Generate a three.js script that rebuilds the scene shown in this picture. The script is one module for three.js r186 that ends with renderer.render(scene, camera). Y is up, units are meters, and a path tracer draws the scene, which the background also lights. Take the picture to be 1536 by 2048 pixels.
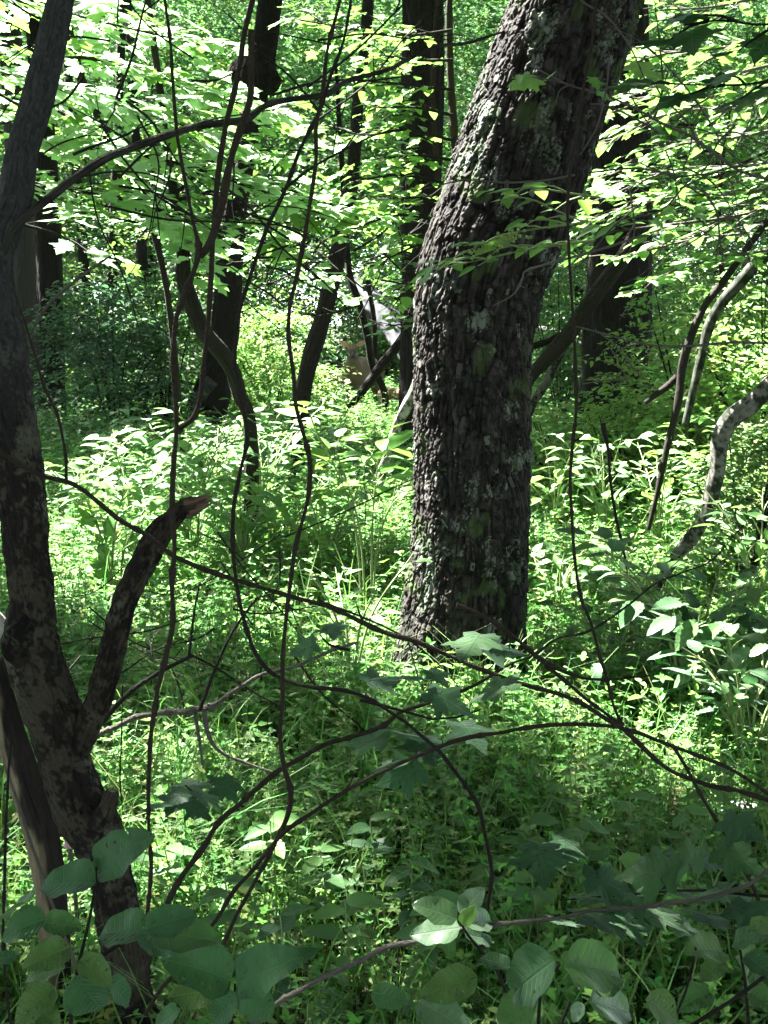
import * as THREE from 'three';
import { MarchingCubes } from 'three/addons/objects/MarchingCubes.js';
import { mergeGeometries } from 'three/addons/utils/BufferGeometryUtils.js';

// ---------------------------------------------------------------- camera, sky, sun, exposure
const scene = new THREE.Scene();
const PITCH = 9.1 * Math.PI / 180, F = 2400, EYE = 1.6;
const camera = new THREE.PerspectiveCamera(2 * Math.atan(1024 / F) * 180 / Math.PI, 0.75, 0.05, 600);
camera.position.set(0, EYE, 0); camera.rotation.x = -PITCH;
const renderer = new THREE.WebGLRenderer({ antialias: true });
renderer.setSize(768, 1024);
renderer.toneMapping = THREE.LinearToneMapping;
renderer.toneMappingExposure = 24;
renderer.shadowMap.enabled = true;
const SUNAZ = 35 * Math.PI / 180, SUNEL = 54 * Math.PI / 180;
const SUN = new THREE.Vector3(-Math.cos(SUNAZ) * Math.cos(SUNEL), Math.sin(SUNEL), -Math.sin(SUNAZ) * Math.cos(SUNEL));
const sun = new THREE.DirectionalLight(new THREE.Color(1, 0.985, 0.945), 5);
sun.position.copy(SUN).multiplyScalar(60).add(new THREE.Vector3(0, 0, -15)); sun.target.position.set(0, 0, -15);
sun.castShadow = true; sun.shadow.mapSize.set(4096, 4096);
Object.assign(sun.shadow.camera, { left: -45, right: 45, top: 45, bottom: -45, near: 1, far: 140 });
scene.add(sun, sun.target);
{ // a clear summer sky: deep blue overhead, paler and hazier towards the horizon, brighter round the sun
  const w = 256, h = 128, d = new Float32Array(w * h * 4);
  for (let j = 0; j < h; j++) for (let i = 0; i < w; i++) {
    const el = ((j + 0.5) / h - 0.5) * Math.PI, az = ((i + 0.5) / w - 0.5) * 2 * Math.PI, e = Math.max(0, Math.sin(el));
    const dot = Math.cos(el) * Math.cos(az) * SUN.x + Math.sin(el) * SUN.y + Math.cos(el) * Math.sin(az) * SUN.z;
    const k = Math.pow(1 - e, 3), g = 0.5 * Math.exp(-(1 - dot) * 9), o = (j * w + i) * 4, s = 0.58;
    d[o] = s * (0.44 + 0.34 * k + g); d[o + 1] = s * (0.58 + 0.26 * k + g); d[o + 2] = s * (0.76 + 0.12 * k + g * 0.9); d[o + 3] = 1;
  }
  const t = new THREE.DataTexture(d, w, h, THREE.RGBAFormat, THREE.FloatType);
  t.mapping = THREE.EquirectangularReflectionMapping; t.magFilter = THREE.LinearFilter; t.needsUpdate = true;
  scene.background = t; scene.environment = t;
}

// ---------------------------------------------------------------- helpers
const V = (x, y, z) => new THREE.Vector3(x, y, z);
function rng(seed) { let s = seed | 0; const f = () => { s = (s + 0x6d2b79f5) | 0; let t = Math.imul(s ^ (s >>> 15), 1 | s); t = (t + Math.imul(t ^ (t >>> 7), 61 | t)) ^ t; return ((t ^ (t >>> 14)) >>> 0) / 4294967296; }; f.r = (a, b) => a + (b - a) * f(); f.s = (a) => (f() * 2 - 1) * a; f.p = (l) => l[Math.floor(f() * l.length)]; return f; }
const hash = (x, y, z = 0) => { let h = Math.imul(x | 0, 374761393) ^ Math.imul(y | 0, 668265263) ^ Math.imul(z | 0, 2147483647 ^ 0x5bd1e995); h = Math.imul(h ^ (h >>> 13), 1274126177); return ((h ^ (h >>> 16)) >>> 0) / 4294967296; };
const sm = (a, b, x) => { const t = Math.min(1, Math.max(0, (x - a) / (b - a))); return t * t * (3 - 2 * t); };
const mix = (a, b, t) => a + (b - a) * t;
function noise(x, y, z = 0) { const i = Math.floor(x), j = Math.floor(y), k = Math.floor(z), u = sm(0, 1, x - i), v = sm(0, 1, y - j), w = sm(0, 1, z - k);
  const p = (c) => mix(mix(hash(i, j, c), hash(i + 1, j, c), u), mix(hash(i, j + 1, c), hash(i + 1, j + 1, c), u), v); return mix(p(k), p(k + 1), w); }
const fbm = (x, y, z = 0, o = 3) => { let a = 0, s = 0.5, n = 0; for (let i = 0; i < o; i++) { a += s * noise(x, y, z); n += s; s *= 0.5; x *= 2.03; y *= 2.03; z *= 2.03; } return a / n; };
const cp = Math.cos(PITCH), sp = Math.sin(PITCH);
// the point where the ray through pixel (x, y) of the 1536 x 2048 photograph meets the upright plane Z metres ahead
function W(x, y, Z) { const a = (x - 768) / F, b = -(y - 1024) / F, dy = b * cp - sp, dz = -b * sp - cp, t = Z / -dz; return V(a * t, EYE + dy * t, -Z); }
const mpp = (p) => ((EYE - p.y) * sp - p.z * cp) / F;           // metres per photograph pixel at p
const groundY = (x, z) => 0.10 * (fbm(x * 0.35 + 40, z * 0.35 + 9) - 0.5) + 0.05 * (fbm(x * 1.3 + 7, z * 1.3) - 0.5);
const G = (px, Z) => { const p = W(px, 1000, Z); p.y = groundY(p.x, p.z); return p; };

const marks = (list) => { const used = new Set(); return (what, x, y) => { const c = list.map(([n, a, b]) => [Math.hypot(x - a, y - b), n, x - a, y - b]).sort((a, b) => a[0] - b[0]); for (const [, n, dx, dy] of c) { const w = Math.abs(dx) > Math.abs(dy) ? (dx < 0 ? 'left of' : 'right of') : (dy < 0 ? 'above' : 'below'), l = what + ' ' + w + ' ' + n; if (!used.has(l)) { used.add(l); return l; } } return what; }; };
const nearTo = marks([['the forked tree crotch', 170, 1440], ['the hooked vine bend', 510, 1310], ['the straight vine lower end', 430, 1920], ['the crossing thin branches', 1248, 1456], ['the grass tuft', 985, 1300], ['the bottom left broad leaves', 200, 1880], ['the pale sunlit leaf cluster', 920, 1840], ['the toothed shrub', 1400, 1300], ['the pale stone', 1516, 1610], ['the low grey branch', 1450, 1780], ['the big trunk foot', 925, 1400], ['the arching stem middle', 768, 1543], ['the shaded maple spray', 1300, 1750]]);
const farTo = marks([['the burled tree', 520, 150], ['the straight dark trunk', 845, 100], ['the far left thick trunk', 100, 400], ['the big leaning tree top', 1150, 50], ['the thick right trunk', 1240, 400], ['the slender curving trunk', 730, 100], ['the pale bare twigs', 1450, 300], ['the forked tree top', 80, 150]]);
const counts = {};
function numbered(n) { const c = counts[n] = (counts[n] ?? -1) + 1; return c ? n + '_' + String(c).padStart(3, '0') : n; }
function tag(o, label, category, group, kind) { o.userData.label = label; if (category) o.userData.category = category; if (group) o.userData.group = group; if (kind) o.userData.kind = kind; return o; }
function thing(name, label, category, pos, group) { const o = new THREE.Group(); o.name = numbered(name); o.position.copy(pos); scene.add(o); return tag(o, label, category, group); }
function part(parent, name, geo, mat, local = false) { const m = new THREE.Mesh(geo, mat); m.name = name; m.castShadow = m.receiveShadow = true; if (parent) { if (!local) m.position.copy(parent.position).negate(); parent.add(m); } return m; }
function solo(name, geo, mat, label, category, group, kind) { const m = part(null, numbered(name), geo, mat); scene.add(m); return tag(m, label, category, group, kind); }
function structure(name, geo, mat) { const m = part(null, name, geo, mat); m.userData.kind = 'structure'; scene.add(m); return m; }
function stuffMesh(name, geo, mat, items, parent) { // items: [Matrix4, Color]
  const m = new THREE.InstancedMesh(geo, mat, items.length); m.name = name; m.castShadow = m.receiveShadow = true; m.userData.kind = 'stuff';
  items.forEach(([a, c], i) => { m.setMatrixAt(i, a); if (c) m.setColorAt(i, c); });
  if (parent) { m.position.copy(parent.position).negate(); parent.add(m); } else scene.add(m);
  return m;
}

// ---------------------------------------------------------------- textures and materials
function tex(n, fn, srgb = false) { const d = new Uint8Array(n * n * 4); for (let y = 0; y < n; y++) for (let x = 0; x < n; x++) { const c = fn(x / n, y / n), o = (y * n + x) * 4; d[o] = 255 * Math.min(1, Math.max(0, c[0])); d[o + 1] = 255 * Math.min(1, Math.max(0, c[1])); d[o + 2] = 255 * Math.min(1, Math.max(0, c[2])); d[o + 3] = 255; }
  const t = new THREE.DataTexture(d, n, n); t.wrapS = t.wrapT = THREE.RepeatWrapping; t.magFilter = THREE.LinearFilter; if (srgb) t.colorSpace = THREE.SRGBColorSpace; t.needsUpdate = true; return t; }
// noise that tiles with period 1 in both directions
const tn = (u, v, fx, fy, s) => { const x = u * fx, y = v * fy, i = Math.floor(x), j = Math.floor(y), a = sm(0, 1, x - i), b = sm(0, 1, y - j), h = (p, q) => hash(((p % fx) + fx) % fx, ((q % fy) + fy) % fy, s); return mix(mix(h(i, j), h(i + 1, j), a), mix(h(i, j + 1), h(i + 1, j + 1), a), b); };
const barkT = tex(256, (u, v) => { const w = u + 0.03 * tn(u, v, 6, 6, 3); const r = Math.abs(tn(w, v, 18, 5, 1) - 0.5) * 2, f = tn(u, v, 60, 40, 2); const h = Math.min(1, r * 1.7) * 0.75 + f * 0.25; return [h, h, h]; });
const twigT = tex(128, (u, v) => { const h = 0.5 * tn(u, v, 8, 30, 1) + 0.3 * tn(u, v, 30, 12, 2) + 0.2 * tn(u, v, 50, 50, 3); return [h, h, h]; });
const veinH = (u, v) => { const s = Math.abs(v - 0.5) * 2; const ph = (u * 9 - s * 2.6); const k = Math.abs(ph - Math.round(ph)); return Math.max(sm(0.035, 0.0, s * 0.8), sm(0.13, 0.02, k) * (1 - s * 0.5) * 0.7); };
const leafBump = tex(256, (u, v) => { const h = 0.75 - 0.6 * veinH(u, v) + 0.18 * tn(u, v, 40, 40, 4); return [h, h, h]; });
const leafMap = tex(256, (u, v) => { const b = 0.72 + 0.28 * (0.6 * tn(u, v, 7, 5, 5) + 0.4 * tn(u, v, 30, 30, 6)), n = veinH(u, v), sp_ = sm(0.84, 0.92, tn(u, v, 19, 23, 9)) * 0.3; return [mix(b, 1, n * 0.7) * (1 - sp_ * 0.2), mix(b, 1, n * 0.5) * (1 - sp_), mix(b, 1, n * 0.7) * (1 - sp_)]; });
const holeT = tex(256, (u, v) => { const n = tn(u, v, 9, 9, 41) * 0.6 + tn(u, v, 23, 23, 42) * 0.4, h = n > 0.845 ? 0 : 1; return [h, h, h]; });
function leafMat(r, g, b, o = {}) { return new THREE.MeshPhysicalMaterial({ name: 'leaf', color: new THREE.Color().setRGB(r, g, b), roughness: 1, transmission: 0.42, thickness: 0, clearcoat: 0.3, clearcoatRoughness: 0.38, specularIntensity: 0.35, side: THREE.DoubleSide, ...o }); }
const bigO = { clearcoat: 0.22, map: leafMap, bumpMap: leafBump, bumpScale: 0.0012 };
const holeO = { ...bigO, alphaMap: holeT, alphaTest: 0.5 };
const M = {
  soil: new THREE.MeshPhysicalMaterial({ specularIntensity: 0.22, name: 'soil', color: new THREE.Color().setRGB(0.022, 0.026, 0.012), roughness: 1 }),
  barkv: new THREE.MeshPhysicalMaterial({ specularIntensity: 0.22, name: 'rough_bark', vertexColors: true, roughness: 0.95, bumpMap: barkT, bumpScale: 0.006 }),
  vcol: new THREE.MeshPhysicalMaterial({ specularIntensity: 0.22, name: 'bark', vertexColors: true, roughness: 0.92 }),
  vine: new THREE.MeshPhysicalMaterial({ specularIntensity: 0.22, name: 'vine_bark', color: new THREE.Color().setRGB(0.022, 0.017, 0.012), roughness: 0.95, bumpMap: twigT, bumpScale: 0.004 }),
  darktwig: new THREE.MeshPhysicalMaterial({ specularIntensity: 0.22, name: 'dark_twig', color: new THREE.Color().setRGB(0.015, 0.0125, 0.01), roughness: 0.9, bumpMap: twigT, bumpScale: 0.004 }),
  greytwig: new THREE.MeshPhysicalMaterial({ specularIntensity: 0.22, name: 'grey_twig', color: new THREE.Color().setRGB(0.07, 0.062, 0.052), roughness: 0.9, bumpMap: twigT, bumpScale: 0.004 }),
  greenstem: new THREE.MeshStandardMaterial({ name: 'green_stem', color: new THREE.Color().setRGB(0.10, 0.14, 0.04), roughness: 0.7 }),
  barkbg: new THREE.MeshPhysicalMaterial({ specularIntensity: 0.22, name: 'bark_plain', color: new THREE.Color().setRGB(0.017, 0.0145, 0.012), roughness: 0.95, bumpMap: barkT, bumpScale: 0.025 }),
  barkgrey: new THREE.MeshPhysicalMaterial({ specularIntensity: 0.22, name: 'bark_grey', color: new THREE.Color().setRGB(0.05, 0.046, 0.041), roughness: 0.95, bumpMap: barkT, bumpScale: 0.02 }),
  deadwood: new THREE.MeshPhysicalMaterial({ specularIntensity: 0.22, name: 'dead_wood', color: new THREE.Color().setRGB(0.22, 0.2, 0.18), roughness: 0.9, bumpMap: barkT, bumpScale: 0.01 }),
  deadwood2: new THREE.MeshPhysicalMaterial({ specularIntensity: 0.22, name: 'torn_wood', color: new THREE.Color().setRGB(0.075, 0.05, 0.034), roughness: 0.95 }),
  inst: leafMat(1, 1, 1, { clearcoat: 0.16 }), grass: leafMat(1, 1, 1, { clearcoat: 0.15 }),
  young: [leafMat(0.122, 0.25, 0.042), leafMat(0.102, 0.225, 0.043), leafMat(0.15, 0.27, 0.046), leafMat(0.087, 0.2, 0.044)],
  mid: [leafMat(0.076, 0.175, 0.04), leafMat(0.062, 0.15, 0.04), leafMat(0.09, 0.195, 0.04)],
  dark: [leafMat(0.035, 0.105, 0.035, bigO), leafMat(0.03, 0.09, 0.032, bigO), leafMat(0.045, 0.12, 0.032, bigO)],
  big: [leafMat(0.042, 0.125, 0.034, holeO), leafMat(0.06, 0.15, 0.034, bigO), leafMat(0.034, 0.1, 0.03, holeO), leafMat(0.072, 0.145, 0.03, holeO), leafMat(0.038, 0.115, 0.036, bigO)],
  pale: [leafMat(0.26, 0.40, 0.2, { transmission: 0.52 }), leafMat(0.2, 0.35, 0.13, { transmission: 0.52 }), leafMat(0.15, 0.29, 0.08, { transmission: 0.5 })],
  sheen: [leafMat(0.10, 0.19, 0.085, { ...bigO, clearcoat: 0.7, clearcoatRoughness: 0.3 }), leafMat(0.085, 0.18, 0.06, { ...bigO, clearcoat: 0.6, clearcoatRoughness: 0.3 })],
  fresh: [leafMat(0.12, 0.25, 0.09, bigO), leafMat(0.14, 0.28, 0.075, bigO)],
};

// ---------------------------------------------------------------- geometry builders
function tube(pts, radii, o = {}) { // a tapered, slightly knotted stem through pts (Vector3) with radii; ends closed
  const seg = o.seg ?? 7, c = new THREE.CatmullRomCurve3(pts, false, 'centripetal'), L = c.getLength(), N = o.rows ?? Math.max(4, Math.min(160, Math.ceil(L / (o.step ?? 0.05)))), n = pts.length - 1;
  const pos = [], uv = [], idx = [], col = [], sd = o.seed ?? 1, kn = o.knob ?? 0.08;
  let nrm = V(0, 0, 1), prev = null;
  const t0 = c.getTangent(0); if (Math.abs(t0.z) > 0.8) nrm.set(1, 0, 0);
  let len = 0, last = null;
  for (let i = 0; i <= N; i++) {
    const t = i / N, p = c.getPoint(t), tg = c.getTangent(t).normalize();
    if (last) len += p.distanceTo(last); last = p;
    nrm.addScaledVector(tg, -nrm.dot(tg)).normalize(); const bi = tg.clone().cross(nrm);
    const k = t * n, a = Math.min(n - 1, Math.floor(k)); let r = mix(radii[a], radii[a + 1], k - a);
    const r0 = r; r *= 1 + kn * (2 * noise(len / (r * 5 + 0.01), sd * 7.1) - 1);
    if (o.nodes) { const c_ = len / 0.085, f_ = Math.abs(c_ - Math.round(c_) + 0.3 * (hash(Math.round(c_), 5, sd) - 0.5)) * 0.085 / r0; r *= 1 + o.nodes * (hash(Math.round(c_), 9, sd) > 0.35 ? 1 : 0.2) * Math.exp(-f_ * f_ * 1.2); }
    if (o.bend) { p.addScaledVector(nrm, r0 * 2 * o.bend * (2 * noise(len * 22, 3 + sd) - 1) * 1.6).addScaledVector(V(0, 1, 0).cross(tg), r0 * 3 * o.bend * (2 * noise(len * 18, 8 + sd) - 1)); }
    for (let s = 0; s <= seg; s++) { const A = s / seg * Math.PI * 2, ca = Math.cos(A), sa = Math.sin(A); let rr = r;
      if (o.disp) rr += o.disp(ca, sa, len, r, t);
      const q = p.clone().addScaledVector(nrm, ca * rr).addScaledVector(bi, sa * rr);
      pos.push(q.x, q.y, q.z); uv.push(s / seg * (o.urep ?? Math.max(1, Math.round(r * 2 * Math.PI / 0.35))), len / (o.vlen ?? 0.5));
      if (o.color) { const cc = o.color(q, ca, sa, len, t, rr - r); col.push(cc[0], cc[1], cc[2]); } }
  }
  const R = seg + 1;
  for (let i = 0; i < N; i++) for (let s = 0; s < seg; s++) { const a = i * R + s, b = a + 1, d = a + R, e = d + 1; idx.push(a, b, d, b, e, d); }
  for (const [row, tt] of [[0, 0], [N, 1]]) { const ci = pos.length / 3, p = c.getPoint(tt); pos.push(p.x, p.y, p.z); uv.push(0.5, 0); if (o.color) { const q = (row * R) * 3; col.push(...(o.endColor ?? [col[q], col[q + 1], col[q + 2]])); } for (let s = 0; s < seg; s++) { const a = row * R + s; tt ? idx.push(a, a + 1, ci) : idx.push(a + 1, a, ci); } }
  const g = new THREE.BufferGeometry(); g.setAttribute('position', new THREE.Float32BufferAttribute(pos, 3)); g.setAttribute('uv', new THREE.Float32BufferAttribute(uv, 2));
  if (o.color) g.setAttribute('color', new THREE.Float32BufferAttribute(col, 3));
  g.setIndex(idx); g.computeVertexNormals();
  { const nn = g.attributes.normal; for (let i = 0; i <= N; i++) { const a = i * R, b = a + seg; const x = nn.getX(a) + nn.getX(b), y = nn.getY(a) + nn.getY(b), z = nn.getZ(a) + nn.getZ(b), l = Math.hypot(x, y, z) || 1; nn.setXYZ(a, x / l, y / l, z / l); nn.setXYZ(b, x / l, y / l, z / l); } }
  return g;
}
// a stem given by photograph pixels: points [x, y, Z?]; w = width in pixels (one number or [first, last] or one per point)
function path(list, Z, w) { let z = Z; const pts = list.map((a) => W(a[0], a[1], z = a[2] ?? z)), n = list.length - 1;
  const radii = pts.map((p, i) => { const ww = Array.isArray(w) ? (w.length === 2 ? mix(w[0], w[1], i / n) : w[i]) : w; return ww * 0.5 * mpp(p); }); return [pts, radii]; }
const stem = (list, Z, w, o) => tube(...path(list, Z, w), o);
const toGround = (p, dx = 0, dz = 0) => V(p.x + dx, groundY(p.x + dx, p.z + dz) - 0.04, p.z + dz);

function gridLeaf(rows, tipx) { // rows: [[x, halfWidth, yMid, ySide]]; base at the origin, tip along +x, upper face +y
  const pos = [], uv = [], idx = []; rows.forEach(([x, w, ym, ys], i) => { pos.push(x, ys, -w, x, (ym + ys) * 0.5 - (ys - ym) * 0.1, -w * 0.5, x, ym, 0, x, (ym + ys) * 0.5 - (ys - ym) * 0.1, w * 0.5, x, ys, w); for (let k = 0; k < 5; k++) uv.push(x, 0.5 + (k - 2) * 0.25 * 2 * Math.max(w, 0.001) * 0.9); if (i) for (let k = 0; k < 4; k++) { const a = (i - 1) * 5 + k; idx.push(a, a + 1, a + 5, a + 1, a + 6, a + 5); } });
  const g = new THREE.BufferGeometry(); g.setAttribute('position', new THREE.Float32BufferAttribute(pos, 3)); g.setAttribute('uv', new THREE.Float32BufferAttribute(uv, 2)); g.setIndex(idx); g.computeVertexNormals(); return g; }
function ovate(n, wid, o = {}) { const rows = []; for (let i = 0; i <= n; i++) { const t = i / n, x = t; let w = wid / 2 * Math.pow(Math.sin(Math.PI * Math.pow(t, o.skew ?? 0.72)), o.pow ?? 0.8); if (i === n) w = 0.004; if (i === 0) w = 0.012;
    if (o.teeth && i > 1 && i < n) w *= 1 + (i % 2 ? o.teeth : -o.teeth); if (o.wav) w *= 1 + o.wav * Math.sin(t * 17 + (o.ph ?? 0));
    const ym = -(o.droop ?? 0.15) * t * t + (o.rise ?? 0) * t, ys = ym + (o.fold ?? 0.2) * w + (o.ripple ?? 0) * Math.sin(t * 11 + (o.ph ?? 0)); rows.push([x, w, ym, ys]); } return gridLeaf(rows); }
function simpleLeaf(wid, fold = 0.2, droop = 0.12) { // six triangles
  const y = (x) => -droop * x * x, w = wid / 2, p = [0, 0, 0, 0.35, y(0.35), 0, 0.7, y(0.7), 0, 1, y(1), 0, 0.3, y(0.3) + fold * w, -w, 0.68, y(0.68) + fold * w * 0.8, -w * 0.72, 0.3, y(0.3) + fold * w, w, 0.68, y(0.68) + fold * w * 0.8, w * 0.72];
  const g = new THREE.BufferGeometry(); g.setAttribute('position', new THREE.Float32BufferAttribute(p, 3)); g.setAttribute('uv', new THREE.Float32BufferAttribute(new Array(16).fill(0).map((_, i) => i % 2 ? 0.5 + p[(i >> 1) * 3 + 2] : p[(i >> 1) * 3]), 2));
  g.setIndex([0, 1, 4, 4, 1, 5, 1, 2, 5, 5, 2, 3, 0, 6, 1, 6, 7, 1, 1, 7, 2, 7, 3, 2]); g.computeVertexNormals(); return g; }
function mapleLeaf(seed, deep = 0) { const r = rng(seed), h = [[-0.07, 0.13], [-0.03, 0.37], [0.1, 0.31], [0.17, 0.24 - deep], [0.28, 0.38], [0.31, 0.47], [0.47, 0.6], [0.46, 0.42], [0.54, 0.33], [0.5, 0.19 - deep], [0.66, 0.25], [0.7, 0.17], [0.8, 0.13], [1, 0]];
  const out = [[0, 0]]; for (const [x, z] of h) out.push([x + r.s(0.02), z * r.r(0.92, 1.08)]); out[out.length - 1][1] = 0; for (let i = h.length - 2; i >= 0; i--) out.push([h[i][0] + r.s(0.02), -h[i][1] * r.r(0.92, 1.08)]);
  const dr = r.r(0.1, 0.3), cu = r.r(0.15, 0.4), y = (x, z) => -dr * x * x - cu * z * z + 0.12 * Math.abs(z) + 0.03 * Math.sin(x * 9 + z * 7);
  const yy = (x, z) => y(x, z) + 0.035 * Math.cos(Math.atan2(z, x + 0.05) * 7) * Math.hypot(x, z);
  const pos = [0.3, yy(0.3, 0), 0], uv = [0.3, 0.5], idx = [], n = out.length; for (const f of [0.5, 1]) out.forEach(([x, z]) => { const X = mix(0.3, x, f), Z = z * f; pos.push(X, yy(X, Z), Z); uv.push(X, 0.5 + Z * 0.8); });
  for (let i = 0; i < n; i++) { const j = (i + 1) % n; idx.push(0, 1 + j, 1 + i, 1 + i, 1 + j, 1 + n + i, 1 + j, 1 + n + j, 1 + n + i); }
  const g = new THREE.BufferGeometry(); g.setAttribute('position', new THREE.Float32BufferAttribute(pos, 3)); g.setAttribute('uv', new THREE.Float32BufferAttribute(uv, 2)); g.setIndex(idx); g.computeVertexNormals(); return g; }
const LG = {
  maple: [1, 2, 3, 4, 5].map((s) => mapleLeaf(s * 31)),
  ovate: [0, 1, 2].map((i) => ovate(6, [0.5, 0.58, 0.44][i], { droop: [0.15, 0.25, 0.1][i], fold: 0.22, ph: i })),
  toothed: [0, 1, 2].map((i) => ovate(13, [0.5, 0.56, 0.46][i], { teeth: 0.07, droop: [0.2, 0.34, 0.12][i], fold: 0.18, ripple: 0.012, ph: i * 2, pow: 0.72, skew: 0.66 })),
  broad: [0, 1, 2, 3].map((i) => ovate(16, [0.64, 0.72, 0.6, 0.68][i], { teeth: 0.012, droop: [0.16, 0.28, 0.08, 0.2][i], fold: [0.3, 0.5, 0.15, 0.38][i], wav: 0.05, ripple: 0.035, ph: i * 1.7, pow: 0.62, skew: 0.74 })),
  narrow: [ovate(6, 0.3, { droop: 0.22, fold: 0.25 }), ovate(6, 0.36, { droop: 0.1, fold: 0.2 })],
  simple: [simpleLeaf(0.55), simpleLeaf(0.45, 0.3, 0.2)],
};
const tmpX = V(), tmpY = V(), tmpZ = V();
function leafM(p, dir, up, size) { tmpX.copy(dir).normalize(); tmpZ.copy(tmpX).cross(up).normalize(); tmpY.copy(tmpZ).cross(tmpX).normalize(); return new THREE.Matrix4().makeBasis(tmpX.clone().multiplyScalar(size), tmpY.clone().multiplyScalar(size), tmpZ.clone().multiplyScalar(size)).setPosition(p); }
function upish(r, tilt) { return V(r.s(tilt), 1, r.s(tilt)).normalize(); }
function addLeaf(parent, geo, mat, mtx, name = 'leaf') { const m = new THREE.Mesh(geo, mat); m.name = name; m.castShadow = m.receiveShadow = true; mtx.decompose(m.position, m.quaternion, m.scale); m.position.sub(parent.position); parent.add(m); return m; }
// a sprig for instancing: a thin twig with n leaves in a loose flat layer, about one metre long
function sprig(seed, n, size, o = {}) { const r = rng(seed), gs = []; for (let i = 0; i < n; i++) { const t = (i + 0.5) / n, side = i % 2 ? 1 : -1, p = V(t * 0.95, r.s(o.th ?? 0.09) - 0.12 * t * t, side * r.r(0.02, o.wide ?? 0.32) * (1 - t * 0.5)); const d = V(r.r(0.3, 1), r.s(0.35) - 0.15, side * r.r(0.3, 1)); const g = r.p(o.geos ?? LG.simple).clone(); g.applyMatrix4(leafM(p, d, upish(r, o.tilt ?? 0.55), size * r.r(0.7, 1.25))); gs.push(g); }
  return mergeGeometries(gs); }
function herb(seed, h, n, size, o = {}) { // an upright soft stem with whorls or pairs of small leaves
  const r = rng(seed), gs = [], lean = V(r.s(0.25), 1, r.s(0.25)); const st = tube([V(0, 0, 0), lean.clone().multiplyScalar(h * 0.5), lean.clone().multiplyScalar(h).add(V(r.s(0.05), 0, r.s(0.05)))], [0.003, 0.0025, 0.001].map((q) => q * (o.thick ?? 1)), { seg: 3, rows: 3 }); st.deleteAttribute('uv'); st.setAttribute('uv', new THREE.Float32BufferAttribute(new Float32Array(st.attributes.position.count * 2), 2)); gs.push(st);
  for (let k = 0; k < n; k++) { const t = mix(0.25, 1, (k + 1) / n), p = lean.clone().multiplyScalar(h * t), m = o.whorl ?? 2, a0 = r() * 6.28; for (let i = 0; i < m; i++) { const a = a0 + i / m * 6.28 + r.s(0.3); const g = r.p(o.geos ?? LG.simple).clone(); g.applyMatrix4(leafM(p, V(Math.cos(a), r.r(-0.1, 0.5), Math.sin(a)), upish(r, 0.4), size * r.r(0.7, 1.2) * (1 - 0.35 * t))); gs.push(g); } }
  return mergeGeometries(gs); }
function blade(r, h, w) { const a = r() * 6.28, out = h * r.r(0.2, 0.8), dx = Math.cos(a), dz = Math.sin(a), n = 5, pos = [], idx = [], uv = []; const dr = r.r(0.0, 0.6); for (let i = 0; i <= n; i++) { const t = i / n, ww = w * (1 - t) * (t < 0.2 ? 0.8 : 1) + 0.0004, x = dx * out * t * t, z = dz * out * t * t, y = h * (t - dr * t * t * t); pos.push(x - dz * ww, y, z + dx * ww, x + dz * ww, y, z - dx * ww); uv.push(0, t, 1, t); if (i) { const q = (i - 1) * 2; idx.push(q, q + 1, q + 2, q + 1, q + 3, q + 2); } }
  const g = new THREE.BufferGeometry(); g.setAttribute('position', new THREE.Float32BufferAttribute(pos, 3)); g.setAttribute('uv', new THREE.Float32BufferAttribute(uv, 2)); g.setIndex(idx); g.computeVertexNormals(); return g; }
function tuft(seed, n, h, w) { const r = rng(seed), gs = []; for (let i = 0; i < n; i++) { const b = blade(r, h * r.r(0.5, 1.1), w * r.r(0.7, 1.2)); b.translate(r.s(0.05), 0, r.s(0.05)); gs.push(b); } return mergeGeometries(gs); }
const tint = (r, base, v = 0.25) => new THREE.Color().setRGB(base[0] * r.r(1 - v, 1 + v * 0.8), base[1] * r.r(1 - v, 1 + v), base[2] * r.r(1 - v, 1 + v));

// ---------------------------------------------------------------- where the sun comes through the canopy
const SU = V(0, 1, 0).cross(SUN).normalize(), SV = SUN.clone().cross(SU).normalize();
const spots = [];   // gaps in the crowns overhead: [u, v, radius]
const gap = (p, r) => spots.push([p.dot(SU), p.dot(SV), r]);
function line(a, b, n, r) { for (let i = 0; i < n; i++) gap(a.clone().lerp(b, n > 1 ? i / (n - 1) : 0), r); }
line(W(40, 240, 7.2), W(420, 280, 7.4), 5, 0.6); line(W(60, 360, 7.2), W(680, 410, 7.5), 6, 0.55); line(W(250, 400, 8), W(680, 380, 8), 5, 0.6);
line(W(1250, 170, 6.5), W(1500, 420, 6.5), 4, 0.6); line(W(1320, 560, 8), W(1520, 800, 8), 3, 0.6);
line(W(780, 120, 7.5), W(860, 420, 7.5), 3, 0.5);
line(W(160, 920, 7.2), W(780, 930, 7), 7, 0.42); line(W(500, 1080, 8), W(800, 1080, 8.5), 3, 0.5);
line(W(1100, 940, 8), W(1500, 960, 7), 4, 0.5); line(W(1090, 1050, 8), W(1200, 1050, 8), 2, 0.4);
line(W(835, 900, 4.85), W(812, 1300, 4.85), 6, 0.17); line(W(835, 640, 4.85), W(832, 860, 4.85), 4, 0.15); line(W(1040, 40, 4.9), W(930, 330, 4.9), 6, 0.2);
gap(W(1420, 1270, 4.2), 0.16); gap(W(1360, 1320, 4.2), 0.1); gap(W(1470, 1330, 4.1), 0.08); gap(W(920, 1830, 1.6), 0.05); gap(W(870, 1850, 1.6), 0.04); gap(W(860, 1502, 1.8), 0.09);
gap(W(75, 130, 2.3), 0.14); gap(W(50, 230, 2.3), 0.13); gap(W(15, 420, 2.4), 0.08);
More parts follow.
